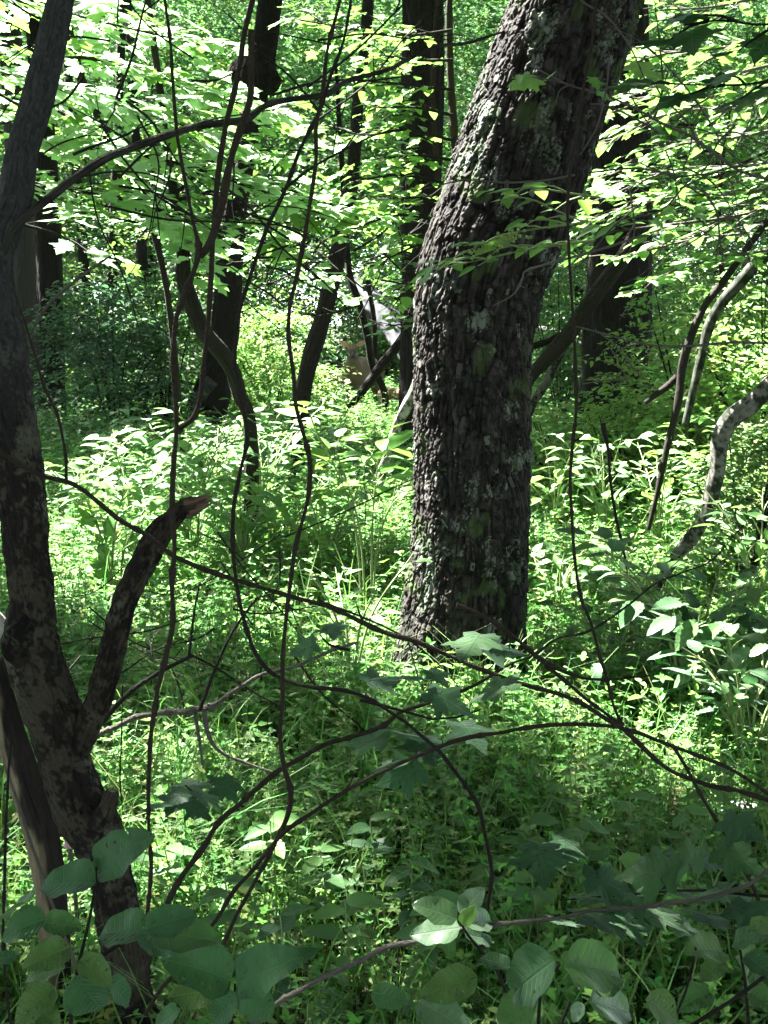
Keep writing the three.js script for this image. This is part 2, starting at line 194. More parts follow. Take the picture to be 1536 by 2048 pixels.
gap(W(1180, 1950, 1.45), 0.03); gap(W(1050, 1990, 1.45), 0.04); gap(W(395, 1430, 2.9), 0.1); gap(W(5, 1258, 3.2), 0.14);
gap(W(395, 800, 15), 0.35); gap(W(800, 820, 14), 0.6);  gap(W(690, 620, 23), 0.9); gap(W(770, 720, 21), 1.0); gap(W(590, 600, 18), 1.2); gap(W(780, 650, 17), 0.6); gap(W(350, 520, 24), 1.5); gap(W(1090, 690, 18), 0.9); 
gap(W(300, 610, 14), 0.35); gap(W(220, 500, 24), 1.2); gap(W(700, 1290, 5.5), 0.1); gap(W(560, 1290, 5.5), 0.08); gap(W(240, 1530, 3.6), 0.09); gap(W(480, 1430, 4), 0.05); gap(W(600, 1150, 6.8), 0.2); gap(W(1300, 1500, 3.6), 0.06); gap(W(430, 1500, 3.7), 0.05); gap(W(1480, 1480, 3.8), 0.06);
const shades = [[W(1330, 1740, 1.9), 0.22], [W(960, 1340, 2.15), 0.1], [W(225, 760, 14.5), 0.75], [W(722, 760, 19), 0.4], [W(800, 800, 18.6), 0.35], [W(1235, 600, 13), 0.8], [W(1110, 650, 9), 0.4], [W(85, 1300, 2.3), 0.35], [W(130, 1650, 2.3), 0.35], [W(240, 1250, 2.3), 0.25], [W(300, 1850, 2.2), 0.7], [W(110, 1850, 1.35), 0.5], [W(420, 1960, 1.45), 0.35], [W(1050, 1960, 1.35), 0.3], [W(1450, 1930, 1.45), 0.3], [W(750, 1800, 2.4), 0.8], [W(1200, 1800, 2.3), 0.8], [W(1000, 1500, 3), 0.5], [W(1480, 1700, 2.2), 0.5]].map(([p, r]) => [p.dot(SU), p.dot(SV), r]);
const hard = shades.slice(0, 7);
function open(u, v, far) { // 1 = closed canopy, 0 = gap
  for (const [a, b, r] of hard) if (Math.hypot(u - a, v - b) < r + 0.3) return 1;
  let gapped = 1; for (const [a, b, r] of spots) { const d = (Math.hypot(u - a, v - b) - Math.min(0.4, 0.12 + r * 1.1)) / r; if (d < 1.2) gapped = Math.min(gapped, sm(0.8, 1.2, d + 0.3 * (noise(u * 9, v * 9, 5) - 0.5))); }
  const n = 0.55 * fbm(u * 0.55 + 3, v * 0.55, 1, 2) + 0.45 * fbm(u * 2.1, v * 2.1, 7, 2); if (gapped < 1) return gapped; for (const [a, b, r] of shades) if (Math.hypot(u - a, v - b) < r + 0.2) return 1; return Math.min(gapped, sm(far, far + 0.045, n));
}

// ---------------------------------------------------------------- ground
{ const pos = [], idx = [], xs = [], zs = []; for (let i = -40; i <= 40; i++) xs.push(Math.sign(i) * (Math.abs(i) < 26 ? Math.abs(i) * 0.5 : 13 * Math.pow(1.25, Math.abs(i) - 26))); for (let j = 0; j <= 100; j++) zs.push(j < 70 ? 6 - j * 0.5 : -29 - Math.pow(1.15, j - 70) * 4 + 4);
  zs.unshift(20, 60, 200); zs.sort((a, b) => b - a);
  for (const z of zs) for (const x of xs) pos.push(x, groundY(x, z), z); const R = xs.length;
  for (let j = 0; j < zs.length - 1; j++) for (let i = 0; i < R - 1; i++) { const a = j * R + i; idx.push(a, a + 1, a + R, a + 1, a + R + 1, a + R); }
  const g = new THREE.BufferGeometry(); g.setAttribute('position', new THREE.Float32BufferAttribute(pos, 3)); g.setIndex(idx); g.computeVertexNormals(); if (g.attributes.normal.getY(0) < 0) { g.setIndex(idx.reverse()); g.computeVertexNormals(); }
  structure('ground', g, M.soil); }

// ---------------------------------------------------------------- the big scaly-barked tree
const TR = [[1430, 770, 1062], [1400, 786, 1052], [1370, 797, 1046], [1300, 800, 1048], [1200, 811, 1053], [1100, 826, 1054], [1000, 830, 1055], [900, 832, 1058], [800, 830, 1058], [700, 828, 1061], [637, 828, 1070], [560, 834, 1086], [500, 850, 1112], [400, 885, 1150], [300, 918, 1183], [200, 953, 1212], [100, 993, 1248], [0, 1027, 1278], [-120, 1066, 1316]];
const bigBase = G(925, 4.95);
const bigTree = thing('scaly_barked_tree', 'thick dark scaly-barked tree leaning right with grey-green lichen patches', 'tree', bigBase);
{ // plates: a cell pattern round the trunk, each plate lifted and tilted, split by deep cracks
  const cells = (s, t, per) => { const i = Math.floor(s), j = Math.floor(t); let f1 = 9, f2 = 9, id = 0, dy = 0; for (let b = -1; b <= 1; b++) for (let a = -1; a <= 1; a++) { const ci = ((i + a) % per + per) % per, x = i + a + 0.15 + 0.7 * hash(ci, j + b, 1), y = j + b + 0.15 + 0.7 * hash(ci, j + b, 2), d = Math.hypot(x - s, (y - t)); if (d < f1) { f2 = f1; f1 = d; id = hash(ci, j + b, 3); dy = t - y; } else if (d < f2) f2 = d; } return [f1, f2, id, dy]; };
  const PER = 66, SEG = 480, ROWS = 1000, pos = [], col = [], idx = [], R = SEG + 1;
  const lu = (y) => { let k = 0; while (k < TR.length - 2 && y < TR[k + 1][0]) k++; const t = (y - TR[k][0]) / (TR[k + 1][0] - TR[k][0]), s = t; return [mix(TR[k][1], TR[k + 1][1], s), mix(TR[k][2], TR[k + 1][2], s)]; };
  const smooth = (y) => { let l = 0, r = 0; for (let q = -3; q <= 3; q++) { const a = lu(Math.min(1430, Math.max(-120, y + q * 14))); l += a[0]; r += a[1]; } return [l / 7, r / 7]; };
  let axis = []; for (let i = 0; i <= ROWS; i++) { const y = mix(1430, -120, i / ROWS), [l, r] = smooth(y), p = W((l + r) / 2, y, 4.95); axis.push([p, (r - l) / 2 * mpp(p) * 0.975]); }
  let len = 0;
  for (let i = 0; i <= ROWS; i++) { const [p, rad] = axis[i], q = axis[Math.min(ROWS, i + 6)][0], q0 = axis[Math.max(0, i - 6)][0], tg = q.clone().sub(q0).normalize(), bx = V(0, 0, 1).addScaledVector(tg, -tg.z).normalize(), by = bx.clone().cross(tg); if (i) len += p.distanceTo(axis[i - 1][0]);
    const low = sm(0.5, 0.0, len), high = sm(1.7, 2.6, len);
    for (let s = 0; s <= SEG; s++) { const A = s / SEG * Math.PI * 2, ca = Math.cos(A), sa = Math.sin(A);
      const X = ca * 0.25, Z = sa * 0.25; // metres round the trunk
      const wx = 1.7 * (fbm(X * 22 + 5, Z * 22 + 3, len * 16, 3) - 0.5), wy = 2.2 * (fbm(X * 26 + 9, Z * 26, len * 18 + 4, 3) - 0.5);
      const [f1, f2, id, dy] = cells(s / SEG * PER + wx, len / mix(0.052, 0.058, high) + wy, PER), e = f2 - f1;
      const fine = fbm(X * 150, Z * 150, len * 130, 2), ridge = fbm(X * 16 + 30, Z * 16, len * 3.5, 3), join = sm(0.35, 0.6, noise(X * 30, Z * 30 + 7, len * 22)), crack = mix(1, sm(0.02, 0.3, e), 0.35 + 0.65 * join);
      const fur_ = Math.abs(fbm(X * 34 + 60, Z * 34, len * 7, 2) - 0.5) * 2, furrow = sm(0.02, 0.22, fur_);
      let d = crack * 0.008 + crack * (id - 0.5) * 0.008 - dy * 0.008 * crack + (fine - 0.5) * 0.008 + (ridge - 0.5) * 0.022 + furrow * 0.009;
      d += low * 0.05 * (0.5 + 0.5 * Math.cos(A * 3 + 2.2)) * rad / 0.25;
      const rr = rad + d - 0.006, x = p.x + (bx.x * ca + by.x * sa) * rr, y = p.y + (bx.y * ca + by.y * sa) * rr, z = p.z + (bx.z * ca + by.z * sa) * rr; pos.push(x, y, z);
      const li = fbm(X * 11 + 3, Z * 11, len * 9 + 12, 3) + 0.07 * high + (fine - 0.5) * 0.45, L = sm(0.635, 0.71, li) * crack * sm(0.3, 0.6, fine + id * 0.3), b = (0.55 + 0.9 * id) * mix(0.4, 1, crack) * mix(0.5, 1, furrow) * (0.6 + 0.8 * fine), gr = sm(0.3, 0.75, noise(X * 40, Z * 40, len * 40 + 21)) * 0.6;
      const c = [mix(0.015, 0.036, gr) * b, mix(0.0125, 0.0325, gr) * b, mix(0.0105, 0.0295, gr) * b], lc = id > 0.5 ? [0.095, 0.105, 0.085] : [0.045, 0.06, 0.034];
      const moss = sm(0.62, 0.7, fbm(X * 9 + 13, Z * 9, len * 7 + 31, 3)) * 0.6;
      for (let k = 0; k < 3; k++) col.push(mix(mix(c[k], lc[k], L), [0.04, 0.06, 0.02][k], moss * (1 - L))); } }
  for (let i = 0; i < ROWS; i++) for (let s = 0; s < SEG; s++) { const a = i * R + s, b = a + 1, d = a + R, e = d + 1; idx.push(a, d, b, b, d, e); }
  const g = new THREE.BufferGeometry(); g.setAttribute('position', new THREE.Float32BufferAttribute(pos, 3)); g.setAttribute('color', new THREE.Float32BufferAttribute(col, 3)); g.setIndex(idx); g.computeVertexNormals();
  const top = axis[ROWS][0], dir = V(0.28, 1, -0.05).normalize(), tr = axis[ROWS][1];
  const up = tube([top.clone().addScaledVector(dir, -0.05), top.clone().addScaledVector(dir, 1.2), top.clone().addScaledVector(dir, 2.6).add(V(0.1, 0, 0)), top.clone().addScaledVector(dir, 5.5), top.clone().addScaledVector(dir, 9)], [tr * 0.98, tr * 0.9, tr * 0.8, tr * 0.55, tr * 0.2], { seg: 24, color: () => [0.09, 0.075, 0.065], rows: 60 }); up.deleteAttribute('uv');
  part(bigTree, 'trunk', mergeGeometries([g, up]), M.vcol);
  for (const [o, l] of [[3.2, V(-2.4, 1.8, 0.6)], [4.4, V(2.2, 1.6, -1.2)], [5.6, V(0.4, 1.9, 2.2)], [6.4, V(-1.5, 1.6, -1.8)]]) { const a = top.clone().addScaledVector(dir, o); part(bigTree, 'limb', tube([a, a.clone().addScaledVector(l, 0.5), a.clone().addScaledVector(l, 1.2).add(V(0, 0.3, 0))], [0.1, 0.07, 0.03], { seg: 8 }), M.barkbg); }
  // curled plates that stand off the bark
  const r = rng(77), fl = [0, 1, 2].map((k) => { const n = 5, w = [0.5, 0.62, 0.42][k], pp = [], ii = []; for (let j = 0; j <= n; j++) for (let i = 0; i <= 3; i++) { const u = (i / 3 - 0.5) * w * (1 - 0.25 * Math.abs(j / n - 0.5)) * (1 + 0.2 * hash(i, j, k)), v = j / n - 0.5 + 0.06 * hash(i, j, k + 5); const lift = 0.16 * Math.pow(Math.max(0, -v + 0.1), 1.5) + 0.10 * (hash(i, j, k + 9) - 0.5); pp.push(u, v, lift + 0.05, u, v, lift - 0.03); }
    for (let j = 0; j < n; j++) for (let i = 0; i < 3; i++) { const a = (j * 4 + i) * 2, b = a + 2, c = a + 8, d = a + 10; ii.push(a, b, c, b, d, c, a + 1, c + 1, b + 1, b + 1, c + 1, d + 1); if (j === 0) ii.push(a, a + 1, b, b, a + 1, b + 1); if (i === 0) ii.push(a, c, a + 1, c, c + 1, a + 1); if (i === 2) ii.push(b, b + 1, d, d, b + 1, d + 1); }
    const q = new THREE.BufferGeometry(); q.setAttribute('position', new THREE.Float32BufferAttribute(pp, 3)); q.setIndex(ii); q.computeVertexNormals(); return q; });
  const fm = [[0.022, 0.018, 0.016], [0.045, 0.04, 0.036], [0.016, 0.013, 0.011], [0.07, 0.08, 0.06]].map((c) => new THREE.MeshPhysicalMaterial({ specularIntensity: 0.22, name: 'bark_flake', color: new THREE.Color().setRGB(...c), roughness: 0.9, bumpMap: twigT, bumpScale: 0.004 }));
  for (let k = 0; k < 200; k++) { const i = Math.floor(r.r(20, ROWS - 20)), [p, rad] = axis[i], A = r.r(-1.75, 1.75), q = axis[i + 6][0], tg = q.clone().sub(axis[i - 6][0]).normalize(), bx = V(0, 0, 1).addScaledVector(tg, -tg.z).normalize(), by = bx.clone().cross(tg);
    const nrm = bx.clone().multiplyScalar(Math.cos(A)).addScaledVector(by, Math.sin(A)), f = new THREE.Mesh(r.p(fl), r.p(fm)), Y = tg.clone().applyAxisAngle(nrm, r.s(0.35)), X = Y.clone().cross(nrm).normalize(); const S = r.r(0.018, 0.045);
    f.name = 'bark_flake'; f.castShadow = f.receiveShadow = true; f.quaternion.setFromRotationMatrix(new THREE.Matrix4().makeBasis(X, Y, nrm)); f.rotateX(r.s(0.35)); f.rotateY(r.s(0.3)); f.scale.set(S * r.r(0.7, 1.2), S * r.r(0.8, 1.5), S); f.position.copy(p).addScaledVector(nrm, rad + r.r(0.002, 0.012)).sub(bigTree.position); bigTree.add(f); }
}

// ---------------------------------------------------------------- the slim forked tree at the left
const leftBase = V(W(262, 2080, 2.32).x, 0, -2.32);
const leftTree = thing('forked_tree', 'slim mottled grey tree with crooked fork and broken limb at left', 'tree', leftBase);
{ const E = [[2190, 258, 345], [2048, 230, 316], [1900, 205, 287], [1786, 187, 271], [1700, 155, 253], [1640, 116, 236], [1600, 100, 210], [1500, 74, 174], [1430, 50, 166], [1350, 22, 135], [1280, 6, 117], [1200, 20, 108], [1100, 9, 98], [1024, 2, 95], [930, -12, 83], [850, -24, 71], [760, -34, 61], [700, -38, 54], [600, -50, 33], [520, -56, 24], [460, -38, 38], [400, -12, 62], [300, 14, 76], [200, 42, 107], [100, 68, 130], [0, 96, 147], [-150, 130, 176], [-500, 190, 226], [-1200, 260, 284]];
  const Zs = (y) => 2.32 + 0.12 * sm(1900, 500, y);
  const pts = E.map(([y, l, r]) => W((l + r) / 2, y, Zs(y))), rad = E.map(([y, l, r], i) => (r - l) / 2 * mpp(pts[i]) * 0.97);
  const bark = (smoothTop) => (q, ca, sa, len, t, d) => { const a = 0.55 * fbm(q.x * 24 + 4, q.y * 15, q.z * 24, 3) + 0.45 * fbm(q.x * 95, q.y * 80, q.z * 95 + 9, 3), b = fbm(q.x * 190, q.y * 170, q.z * 190 + 3, 2), up = smoothTop ? sm(1.25, 1.75, q.y) : 0; const k = sm(0.47, 0.56, a + (b - 0.5) * 0.3), g = sm(0.55, 0.7, fbm(q.x * 9, q.y * 9, q.z * 9 + 20, 3));
    const dark = [0.010, 0.0085, 0.007], pale = [mix(0.035, 0.065, g), mix(0.03, 0.066, g), mix(0.021, 0.045, g)], grey = [0.011 + 0.03 * b, 0.011 + 0.03 * b, 0.010 + 0.029 * b]; return [0, 1, 2].map((i) => mix(mix(dark[i], pale[i], k * (0.45 + 0.75 * b)), grey[i], up)); };
  const disp = (ca, sa, len, r, t) => { const q = 1 - 0.75 * sm(1.6, 2.1, len); return q * (0.010 * (fbm(ca * 4 + 3, sa * 4 + len * 16, 1, 3) - 0.5) + 0.009 * (fbm(ca * 12, sa * 12 + len * 60, 5, 3) - 0.5) + 0.012 * Math.max(0, fbm(ca * 2, sa * 2 + len * 5, 9, 2) - 0.55)); };
  part(leftTree, 'trunk', tube(pts, rad, { seg: 110, rows: 800, vlen: 0.14, urep: 2, knob: 0.03, disp, color: bark(true) }), M.barkv);
  const limb = [[150, 1520], [178, 1450], [198, 1395], [224, 1300], [251, 1200], [298, 1105], [332, 1050], [362, 1022], [392, 1008]], lw = [40, 52, 50, 52, 48, 50, 44, 34, 20];
  part(leftTree, 'broken_limb', stem(limb, 2.33, lw, { seg: 48, rows: 220, knob: 0.1, disp: (a, b, l, r, t) => 0.008 * (fbm(a * 4 + 3, b * 4 + l * 14, 1, 3) - 0.5) + 0.007 * (fbm(a * 10, b * 10 + l * 35, 5, 2) - 0.5) + (t > 0.9 ? 0.016 * (hash(Math.round(a * 4), Math.round(b * 4), 3) - 0.5) : 0), color: (q, a, b, l, t) => { const c = bark(false)(q, a, b, l, t), k = sm(0.9, 0.97, t); return [mix(c[0] * 0.75, 0.05, k), mix(c[1] * 0.7, 0.036, k), mix(c[2] * 0.7, 0.026, k)]; } }), M.barkv);
  { const r = rng(6), a = W(372, 1016, 2.33), b = W(402, 1004, 2.33), d = b.clone().sub(a).normalize(); for (let i = 0; i < 7; i++) { const o = a.clone().add(V(r.s(0.012), r.s(0.014), r.s(0.012))), L = r.r(0.02, 0.05), e = o.clone().addScaledVector(d, L).add(V(r.s(0.006), r.s(0.008), r.s(0.006))); part(leftTree, 'splinter', tube([o, o.clone().lerp(e, 0.6), e], [0.008, 0.005, 0.0006], { seg: 5, rows: 5 }), M.deadwood2); } }
  part(leftTree, 'branch_stub', stem([[190, 1650], [215, 1615], [222, 1590], [224, 1582]], 2.29, [40, 36, 30, 22], { seg: 24, rows: 40, disp: (a, b, l) => 0.006 * (fbm(a * 4, b * 4 + l * 30, 1, 2) - 0.5), color: bark(false), endColor: [0.25, 0.2, 0.15] }), M.barkv);
  part(leftTree, 'burl', stem([[60, 1240], [38, 1270], [30, 1290], [50, 1330]], 2.32, [30, 62, 60, 30], { seg: 40, rows: 50, disp: (a, b, l) => 0.014 * (fbm(a * 4, b * 4 + l * 30, 1, 3) - 0.5), color: (q, ...a) => bark(false)(q, ...a).map((c) => c * 0.5) }), M.barkv);
  part(leftTree, 'branch', stem([[-10, 530, 2.44], [5, 500, 2.42], [30, 455], [100, 395, 2.45], [165, 345, 2.5], [215, 315], [280, 290, 2.6], [345, 267], [400, 252, 2.75], [450, 245], [500, 235, 2.9], [525, 215], [575, 200, 3.0], [645, 190], [700, 160, 3.2], [768, 142], [818, 118, 3.4], [868, 95], [938, 85, 3.6], [1003, 65]], 2.44, [20, 20, 18, 17, 17, 16, 16, 15, 15, 14, 14, 13, 12, 12, 10, 9, 8, 7, 6, 4], { seg: 12, step: 0.015, knob: 0.12, color: (q) => { const b = fbm(q.x * 60, q.y * 60, q.z * 60); return [0.03 * b + 0.012, 0.027 * b + 0.011, 0.022 * b + 0.009]; } }), M.barkv);
  const dead = thing('dead_snag', 'pale barkless dead stem leaning behind the forked tree', 'dead stem', V(W(110, 2000, 2.42).x, 0, -2.42));
  part(dead, 'trunk', stem([[-14, 1320], [8, 1400], [28, 1480], [52, 1560], [78, 1640], [98, 1740], [108, 1850], [112, 2000], [112, 2160]], 2.42, [40, 46, 54, 62, 66, 62, 56, 58, 60], { seg: 56, rows: 260, disp: (a, b, l) => 0.006 * (fbm(a * 5 + 8, b * 5 + l * 4, 1, 3) - 0.5) + (b > -0.1 ? 0.006 * fbm(a * 9, b * 9 + l * 30, 2, 2) : 0), color: (q, a, b, l) => { const k = sm(0.42, 0.52, fbm(q.x * 24 + 8, q.y * 5, q.z * 24, 4) - 0.22 * b), n = fbm(q.x * 60, q.y * 14, q.z * 60, 3); return [mix(0.05 + 0.12 * n, 0.008 + 0.02 * n, k), mix(0.04 + 0.10 * n, 0.007 + 0.016 * n, k), mix(0.022 + 0.07 * n, 0.006 + 0.014 * n, k)]; } }), M.barkv);
}

// ---------------------------------------------------------------- trees behind
function bgTree(name, label, cat, list, Z, w, mat, o = {}) { const [pts, rad] = path(list, Z, w); const b = toGround(pts[pts.length - 1]); if (pts[pts.length - 1].y > 0.1) { pts.push(b); rad.push(rad[rad.length - 1] * (o.flare ?? 1.35)); }
  const t0 = pts[0], d = pts[0].clone().sub(pts[1]).normalize(); if (o.up !== 0) { pts.unshift(t0.clone().addScaledVector(d, (o.up ?? 5) * 0.5), ); rad.unshift(rad[0] * 0.85); pts.unshift(t0.clone().addScaledVector(d, o.up ?? 5)); rad.unshift(rad[0] * 0.5); }
  const t = thing(name, label, cat, V(b.x, 0, b.z), o.group); part(t, 'trunk', tube(pts, rad, { seg: o.seg ?? 28, rows: o.rows ?? 150, knob: 0.05, disp: (a, c, l, r) => r * (0.16 * (fbm(a * 5 + Z, c * 5 + l * 2.2, 1, 3) - 0.5) + 0.14 * (Math.abs(fbm(a * 9 + Z, c * 9 + l * 3, 4, 2) - 0.5))) , vlen: 0.7 }), mat); return t; }
const burlTree = bgTree('burled_tree', 'dark upright tree with round burl and flaring root in left middle', 'tree', [[540, 0], [533, 60], [520, 150], [500, 250], [487, 330], [470, 420], [460, 500], [455, 600], [445, 700], [428, 770], [412, 830]], 15, [46, 48, 50, 42, 42, 46, 52, 54, 56, 66, 86], M.barkbg);
part(burlTree, 'burl', stem([[535, 95], [520, 125], [512, 150], [510, 172], [505, 195]], 14.85, [30, 78, 98, 86, 30], { seg: 24, rows: 30, disp: (a, b, l, r) => r * 0.5 * (fbm(a * 4, b * 4 + l * 6, 3) - 0.5) }), M.barkbg);
part(burlTree, 'root', stem([[425, 760], [400, 795], [378, 835], [368, 860]], 14.8, [26, 28, 22, 12], { seg: 12 }), M.barkgrey);
bgTree('wide_trunk', 'dark thick trunk beside pale trunk at far left', 'tree', [[92, 380], [98, 500], [102, 700], [105, 850]], 16.5, [50, 50, 52, 58], M.barkbg);
bgTree('wide_trunk', 'paler grooved trunk half hidden behind the forked tree', 'tree', [[40, 380], [48, 500], [54, 700], [58, 850]], 17, [50, 52, 54, 60], M.barkgrey);
bgTree('thick_tree', 'thick dark trunk rising behind leaning logs at right', 'tree', [[1240, 380], [1240, 500], [1236, 620], [1234, 740], [1232, 850]], 13, [118, 122, 128, 136, 150], M.barkbg, { seg: 60, rows: 260 });
bgTree('dark_tree', 'straight dark trunk at top centre left of the big tree', 'tree', [[845, -40], [845, 150], [842, 400], [840, 700], [838, 840]], 12.5, [84, 84, 78, 76, 80], M.barkbg, { seg: 40 });
bgTree('leaning_tree', 'slender dark trunk curving left towards its base in the middle', 'tree', [[738, -20], [728, 100], [716, 200], [710, 300], [700, 380], [690, 440], [675, 512], [660, 577], [645, 637], [625, 702], [610, 762], [602, 820]], 11, [22, 22, 23, 25, 28, 30, 33, 34, 34, 33, 32, 34], M.barkbg);
const curved = bgTree('curved_tree', 'thin dark trunk bending right in front of burled tree', 'tree', [[340, 330], [346, 375], [360, 450], [367, 512], [367, 552], [385, 612], [410, 667], [440, 702], [465, 742], [480, 792], [497, 830]], 8, [16, 18, 22, 26, 30, 32, 32, 32, 30, 28, 26], M.barkbg, { up: 1.5 });
bgTree('leaning_sapling', 'thin black stem slanting down right behind upper left leaves', 'young tree', [[130, 30], [145, 90], [165, 165], [190, 215], [215, 270], [240, 320], [262, 352], [300, 440], [330, 560], [350, 720], [362, 900]], 9, [16, 17, 18, 18, 18, 18, 17, 14, 12, 12, 14], M.barkbg, { up: 2 });
bgTree('leaning_sapling', 'thin dark stem right beside the standing deer', 'young tree', [[690, 430], [695, 512], [700, 552], [720, 612], [735, 677], [745, 732], [768, 785]], 16.5, [12, 13, 13, 14, 14, 14, 14], M.barkbg, { up: 2 });
bgTree('leaning_sapling', 'short dark stem standing beyond the deer near the fawn', 'young tree', [[735, 560], [748, 640], [752, 720], [762, 770], [772, 810]], 20, [9, 10, 11, 12, 13], M.barkbg, { up: 0 });
{ const R = rng(5); for (const [x, y0, y1, Z, w, l, lean] of [[166, 430, 560, 27, 20, 'short dark distant trunk left of two others at left', 4], [224, 420, 620, 25, 20, 'middle one of three dark distant trunks at left', -3], [283, 420, 570, 29, 22, 'dark distant trunk right of two others at left', 3], [352, 500, 590, 26, 26, 'grey leaning distant trunk between dark stems at left', -38]])
  bgTree('distant_trunk', l, 'tree', [[x - lean * 1.4, y0], [x, (y0 + y1) / 2], [x + lean, y1 + 40], [x + lean, y1 + 120]], Z, [w * 0.9, w, w * 1.1, w * 1.2], Z === 26 ? M.barkgrey : M.barkbg, { seg: 14, rows: 50, up: Z === 26 ? 3 : 8 });
  for (let i = 0; i < 14; i++) { const Z = R.r(23, 60), x = R.r(-60, 1600), w = R.r(9, 22) * 30 / Z, ln = R.s(30), grey = R() < 0.4; if (x > 660 && x < 780 && Z < 30) continue; bgTree('far_trunk', farTo(grey ? 'distant grey trunk' : 'distant dark trunk', x, 300), 'tree', [[x + ln, -50], [x + ln * 0.5, 300], [x, 760]], Z, [w * 0.8, w * 0.9, w], grey ? M.barkgrey : M.barkbg, { seg: 10, rows: 30, group: 'distant trunks in the woods', up: 6 }); } }

// fallen and leaning dead wood
function log(name, label, cat, list, Z, w, mat, o = {}) { const [pts, rad] = path(list, Z, w), m = pts[pts.length - 1]; const t = thing(name, label, cat, V(m.x, groundY(m.x, m.z), m.z)); part(t, 'trunk', tube(pts, rad, { seg: 18, rows: 90, knob: 0.14, vlen: 0.5, disp: (a, c, l, r) => r * 0.28 * (fbm(a * 4 + Z, c * 4 + l * 4, 1, 3) - 0.5), ...o }), mat); return t; }
const greyLog = (q, a, b, l) => { const k = 0.6 * fbm(q.x * 26, q.y * 26, q.z * 26, 3) + 0.4 * fbm(q.x * 90, q.y * 90, q.z * 90, 2), n = fbm(q.x * 70, q.y * 70, q.z * 70, 2), m = sm(0.46, 0.58, k); return [mix(0.22, 0.03, m) * (0.4 + 1.0 * n), mix(0.205, 0.036, m) * (0.4 + 1.0 * n), mix(0.18, 0.022, m) * (0.4 + 1.0 * n)]; };
log('fallen_log', 'dark bare log slanting up right in front of the fawn', 'log', [[822, 640], [806, 676], [768, 725], [735, 768], [712, 800], [696, 815]], 15.5, [16, 18, 20, 18, 14, 8], M.barkbg);
log('fallen_log', 'whitish mossy log leaning against the big tree on its left', 'log', [[850, 730], [833, 775], [812, 815], [797, 845], [785, 880], [768, 935], [755, 985]], 8.2, [22, 24, 22, 20, 20, 20, 20], M.vcol, { color: greyLog });
log('fallen_log', 'large silvery grey fallen trunk slanting down behind the deer', 'log', [[715, 560, 22], [745, 605, 21.6], [780, 645, 21.2], [806, 688, 20.8], [830, 730, 20.4]], 21, [44, 50, 52, 46, 40], M.vcol, { seg: 28, rows: 110, color: (q, a, b, l) => { const n = 0.5 * fbm(a * 6 + 3, b * 6 + l * 1.2, 4, 3) + 0.5 * fbm(q.x * 14, q.y * 14, q.z * 14, 3), c = mix(0.015, 0.085, sm(0.38, 0.62, n)); return [c * 0.97, c, c * 1.04]; } });
log('leaning_log', 'long dark leaning log crossing in front of thick right trunk', 'log', [[1290, 430, 9], [1248, 512], [1208, 567], [1168, 622], [1138, 667], [1098, 712], [1060, 755], [1010, 830], [960, 960, 9]], 9, [26, 30, 34, 34, 32, 30, 28, 28, 28], M.barkbg);
log('leaning_log', 'thinner mossy log leaning below the long dark log', 'log', [[1140, 660], [1133, 682], [1113, 722], [1088, 772], [1063, 812], [1030, 900]], 9.6, [14, 17, 18, 18, 18, 18], M.vcol, { color: (q, ...a) => greyLog(q, ...a).map((c) => c * 0.35) });
log('leaning_log', 'short thin log joining the big tree to the long log', 'log', [[1130, 664], [1105, 678], [1075, 690], [1040, 700]], 9.2, [10, 12, 14, 14], M.barkbg);
log('sunlit_log', 'sun-bleached log lying far behind the leaning logs', 'log', [[1050, 660], [1090, 662], [1120, 672], [1160, 690]], 17, [16, 18, 18, 14], M.deadwood);
const crook = log('crooked_stem', 'grey crooked lichen-covered stem bending in from right edge', 'dead stem', [[1600, 720], [1536, 775], [1498, 812], [1463, 837], [1441, 877], [1435, 937], [1424, 985], [1412, 1030], [1383, 1075], [1353, 1112], [1328, 1152], [1316, 1180]], 6.2, [34, 38, 40, 38, 36, 32, 30, 28, 27, 25, 22, 18], M.vcol, { rows: 220, seg: 30, color: (q, ...a) => greyLog(q, ...a).map((c) => c * 0.45) });
log('dead_sapling', 'thin black leaning dead sapling broken at middle, right side', 'dead stem', [[1536, 440], [1483, 512], [1448, 562], [1413, 607], [1388, 657], [1375, 692], [1365, 732], [1358, 792], [1345, 852], [1330, 912], [1313, 992], [1296, 1060]], 6.8, [13, 14, 15, 15, 15, 17, 18, 16, 14, 13, 11, 9], M.darktwig);
log('mossy_limb', 'mossy limb slanting behind the black dead sapling', 'dead limb', [[1560, 490], [1518, 522], [1483, 562], [1443, 607], [1418, 652], [1403, 712], [1388, 772], [1370, 850]], 7.4, [26, 26, 25, 23, 22, 19, 16, 14], M.vcol, { color: (q, ...a) => greyLog(q, ...a).map((c, i) => c * 0.2 + [0, 0.003, 0][i]) });
log('dead_limb', 'short stub forking left from the black dead sapling', 'dead limb', [[1363, 745], [1335, 772], [1308, 792], [1290, 806]], 6.85, [14, 14, 12, 9], M.darktwig);
log('dead_stalk', 'thin dead black stalk with knobbed tip in right sunlit leaves', 'dead stem', [[1206, 846], [1208, 860], [1215, 892], [1221, 962], [1230, 1024], [1243, 1084], [1255, 1139], [1265, 1200], [1270, 1260]], 5.6, [10, 12, 7, 6, 6, 6, 6, 6, 6], M.darktwig, { seg: 8 });
log('fallen_branch', 'pale mossy fallen branch on the ground behind the forked tree', 'log', [[90, 1478, 3.9], [150, 1492], [200, 1508], [260, 1530], [330, 1562]], 3.9, [26, 26, 24, 20, 14], M.vcol, { color: (q, ...a) => greyLog(q, ...a).map((c) => c * 1.2) });
log('bleached_stick', 'white sunlit stick poking out left of the forked tree', 'stick', [[-40, 1205], [-10, 1240], [14, 1268], [40, 1296]], 3.2, [30, 34, 32, 26], M.deadwood);
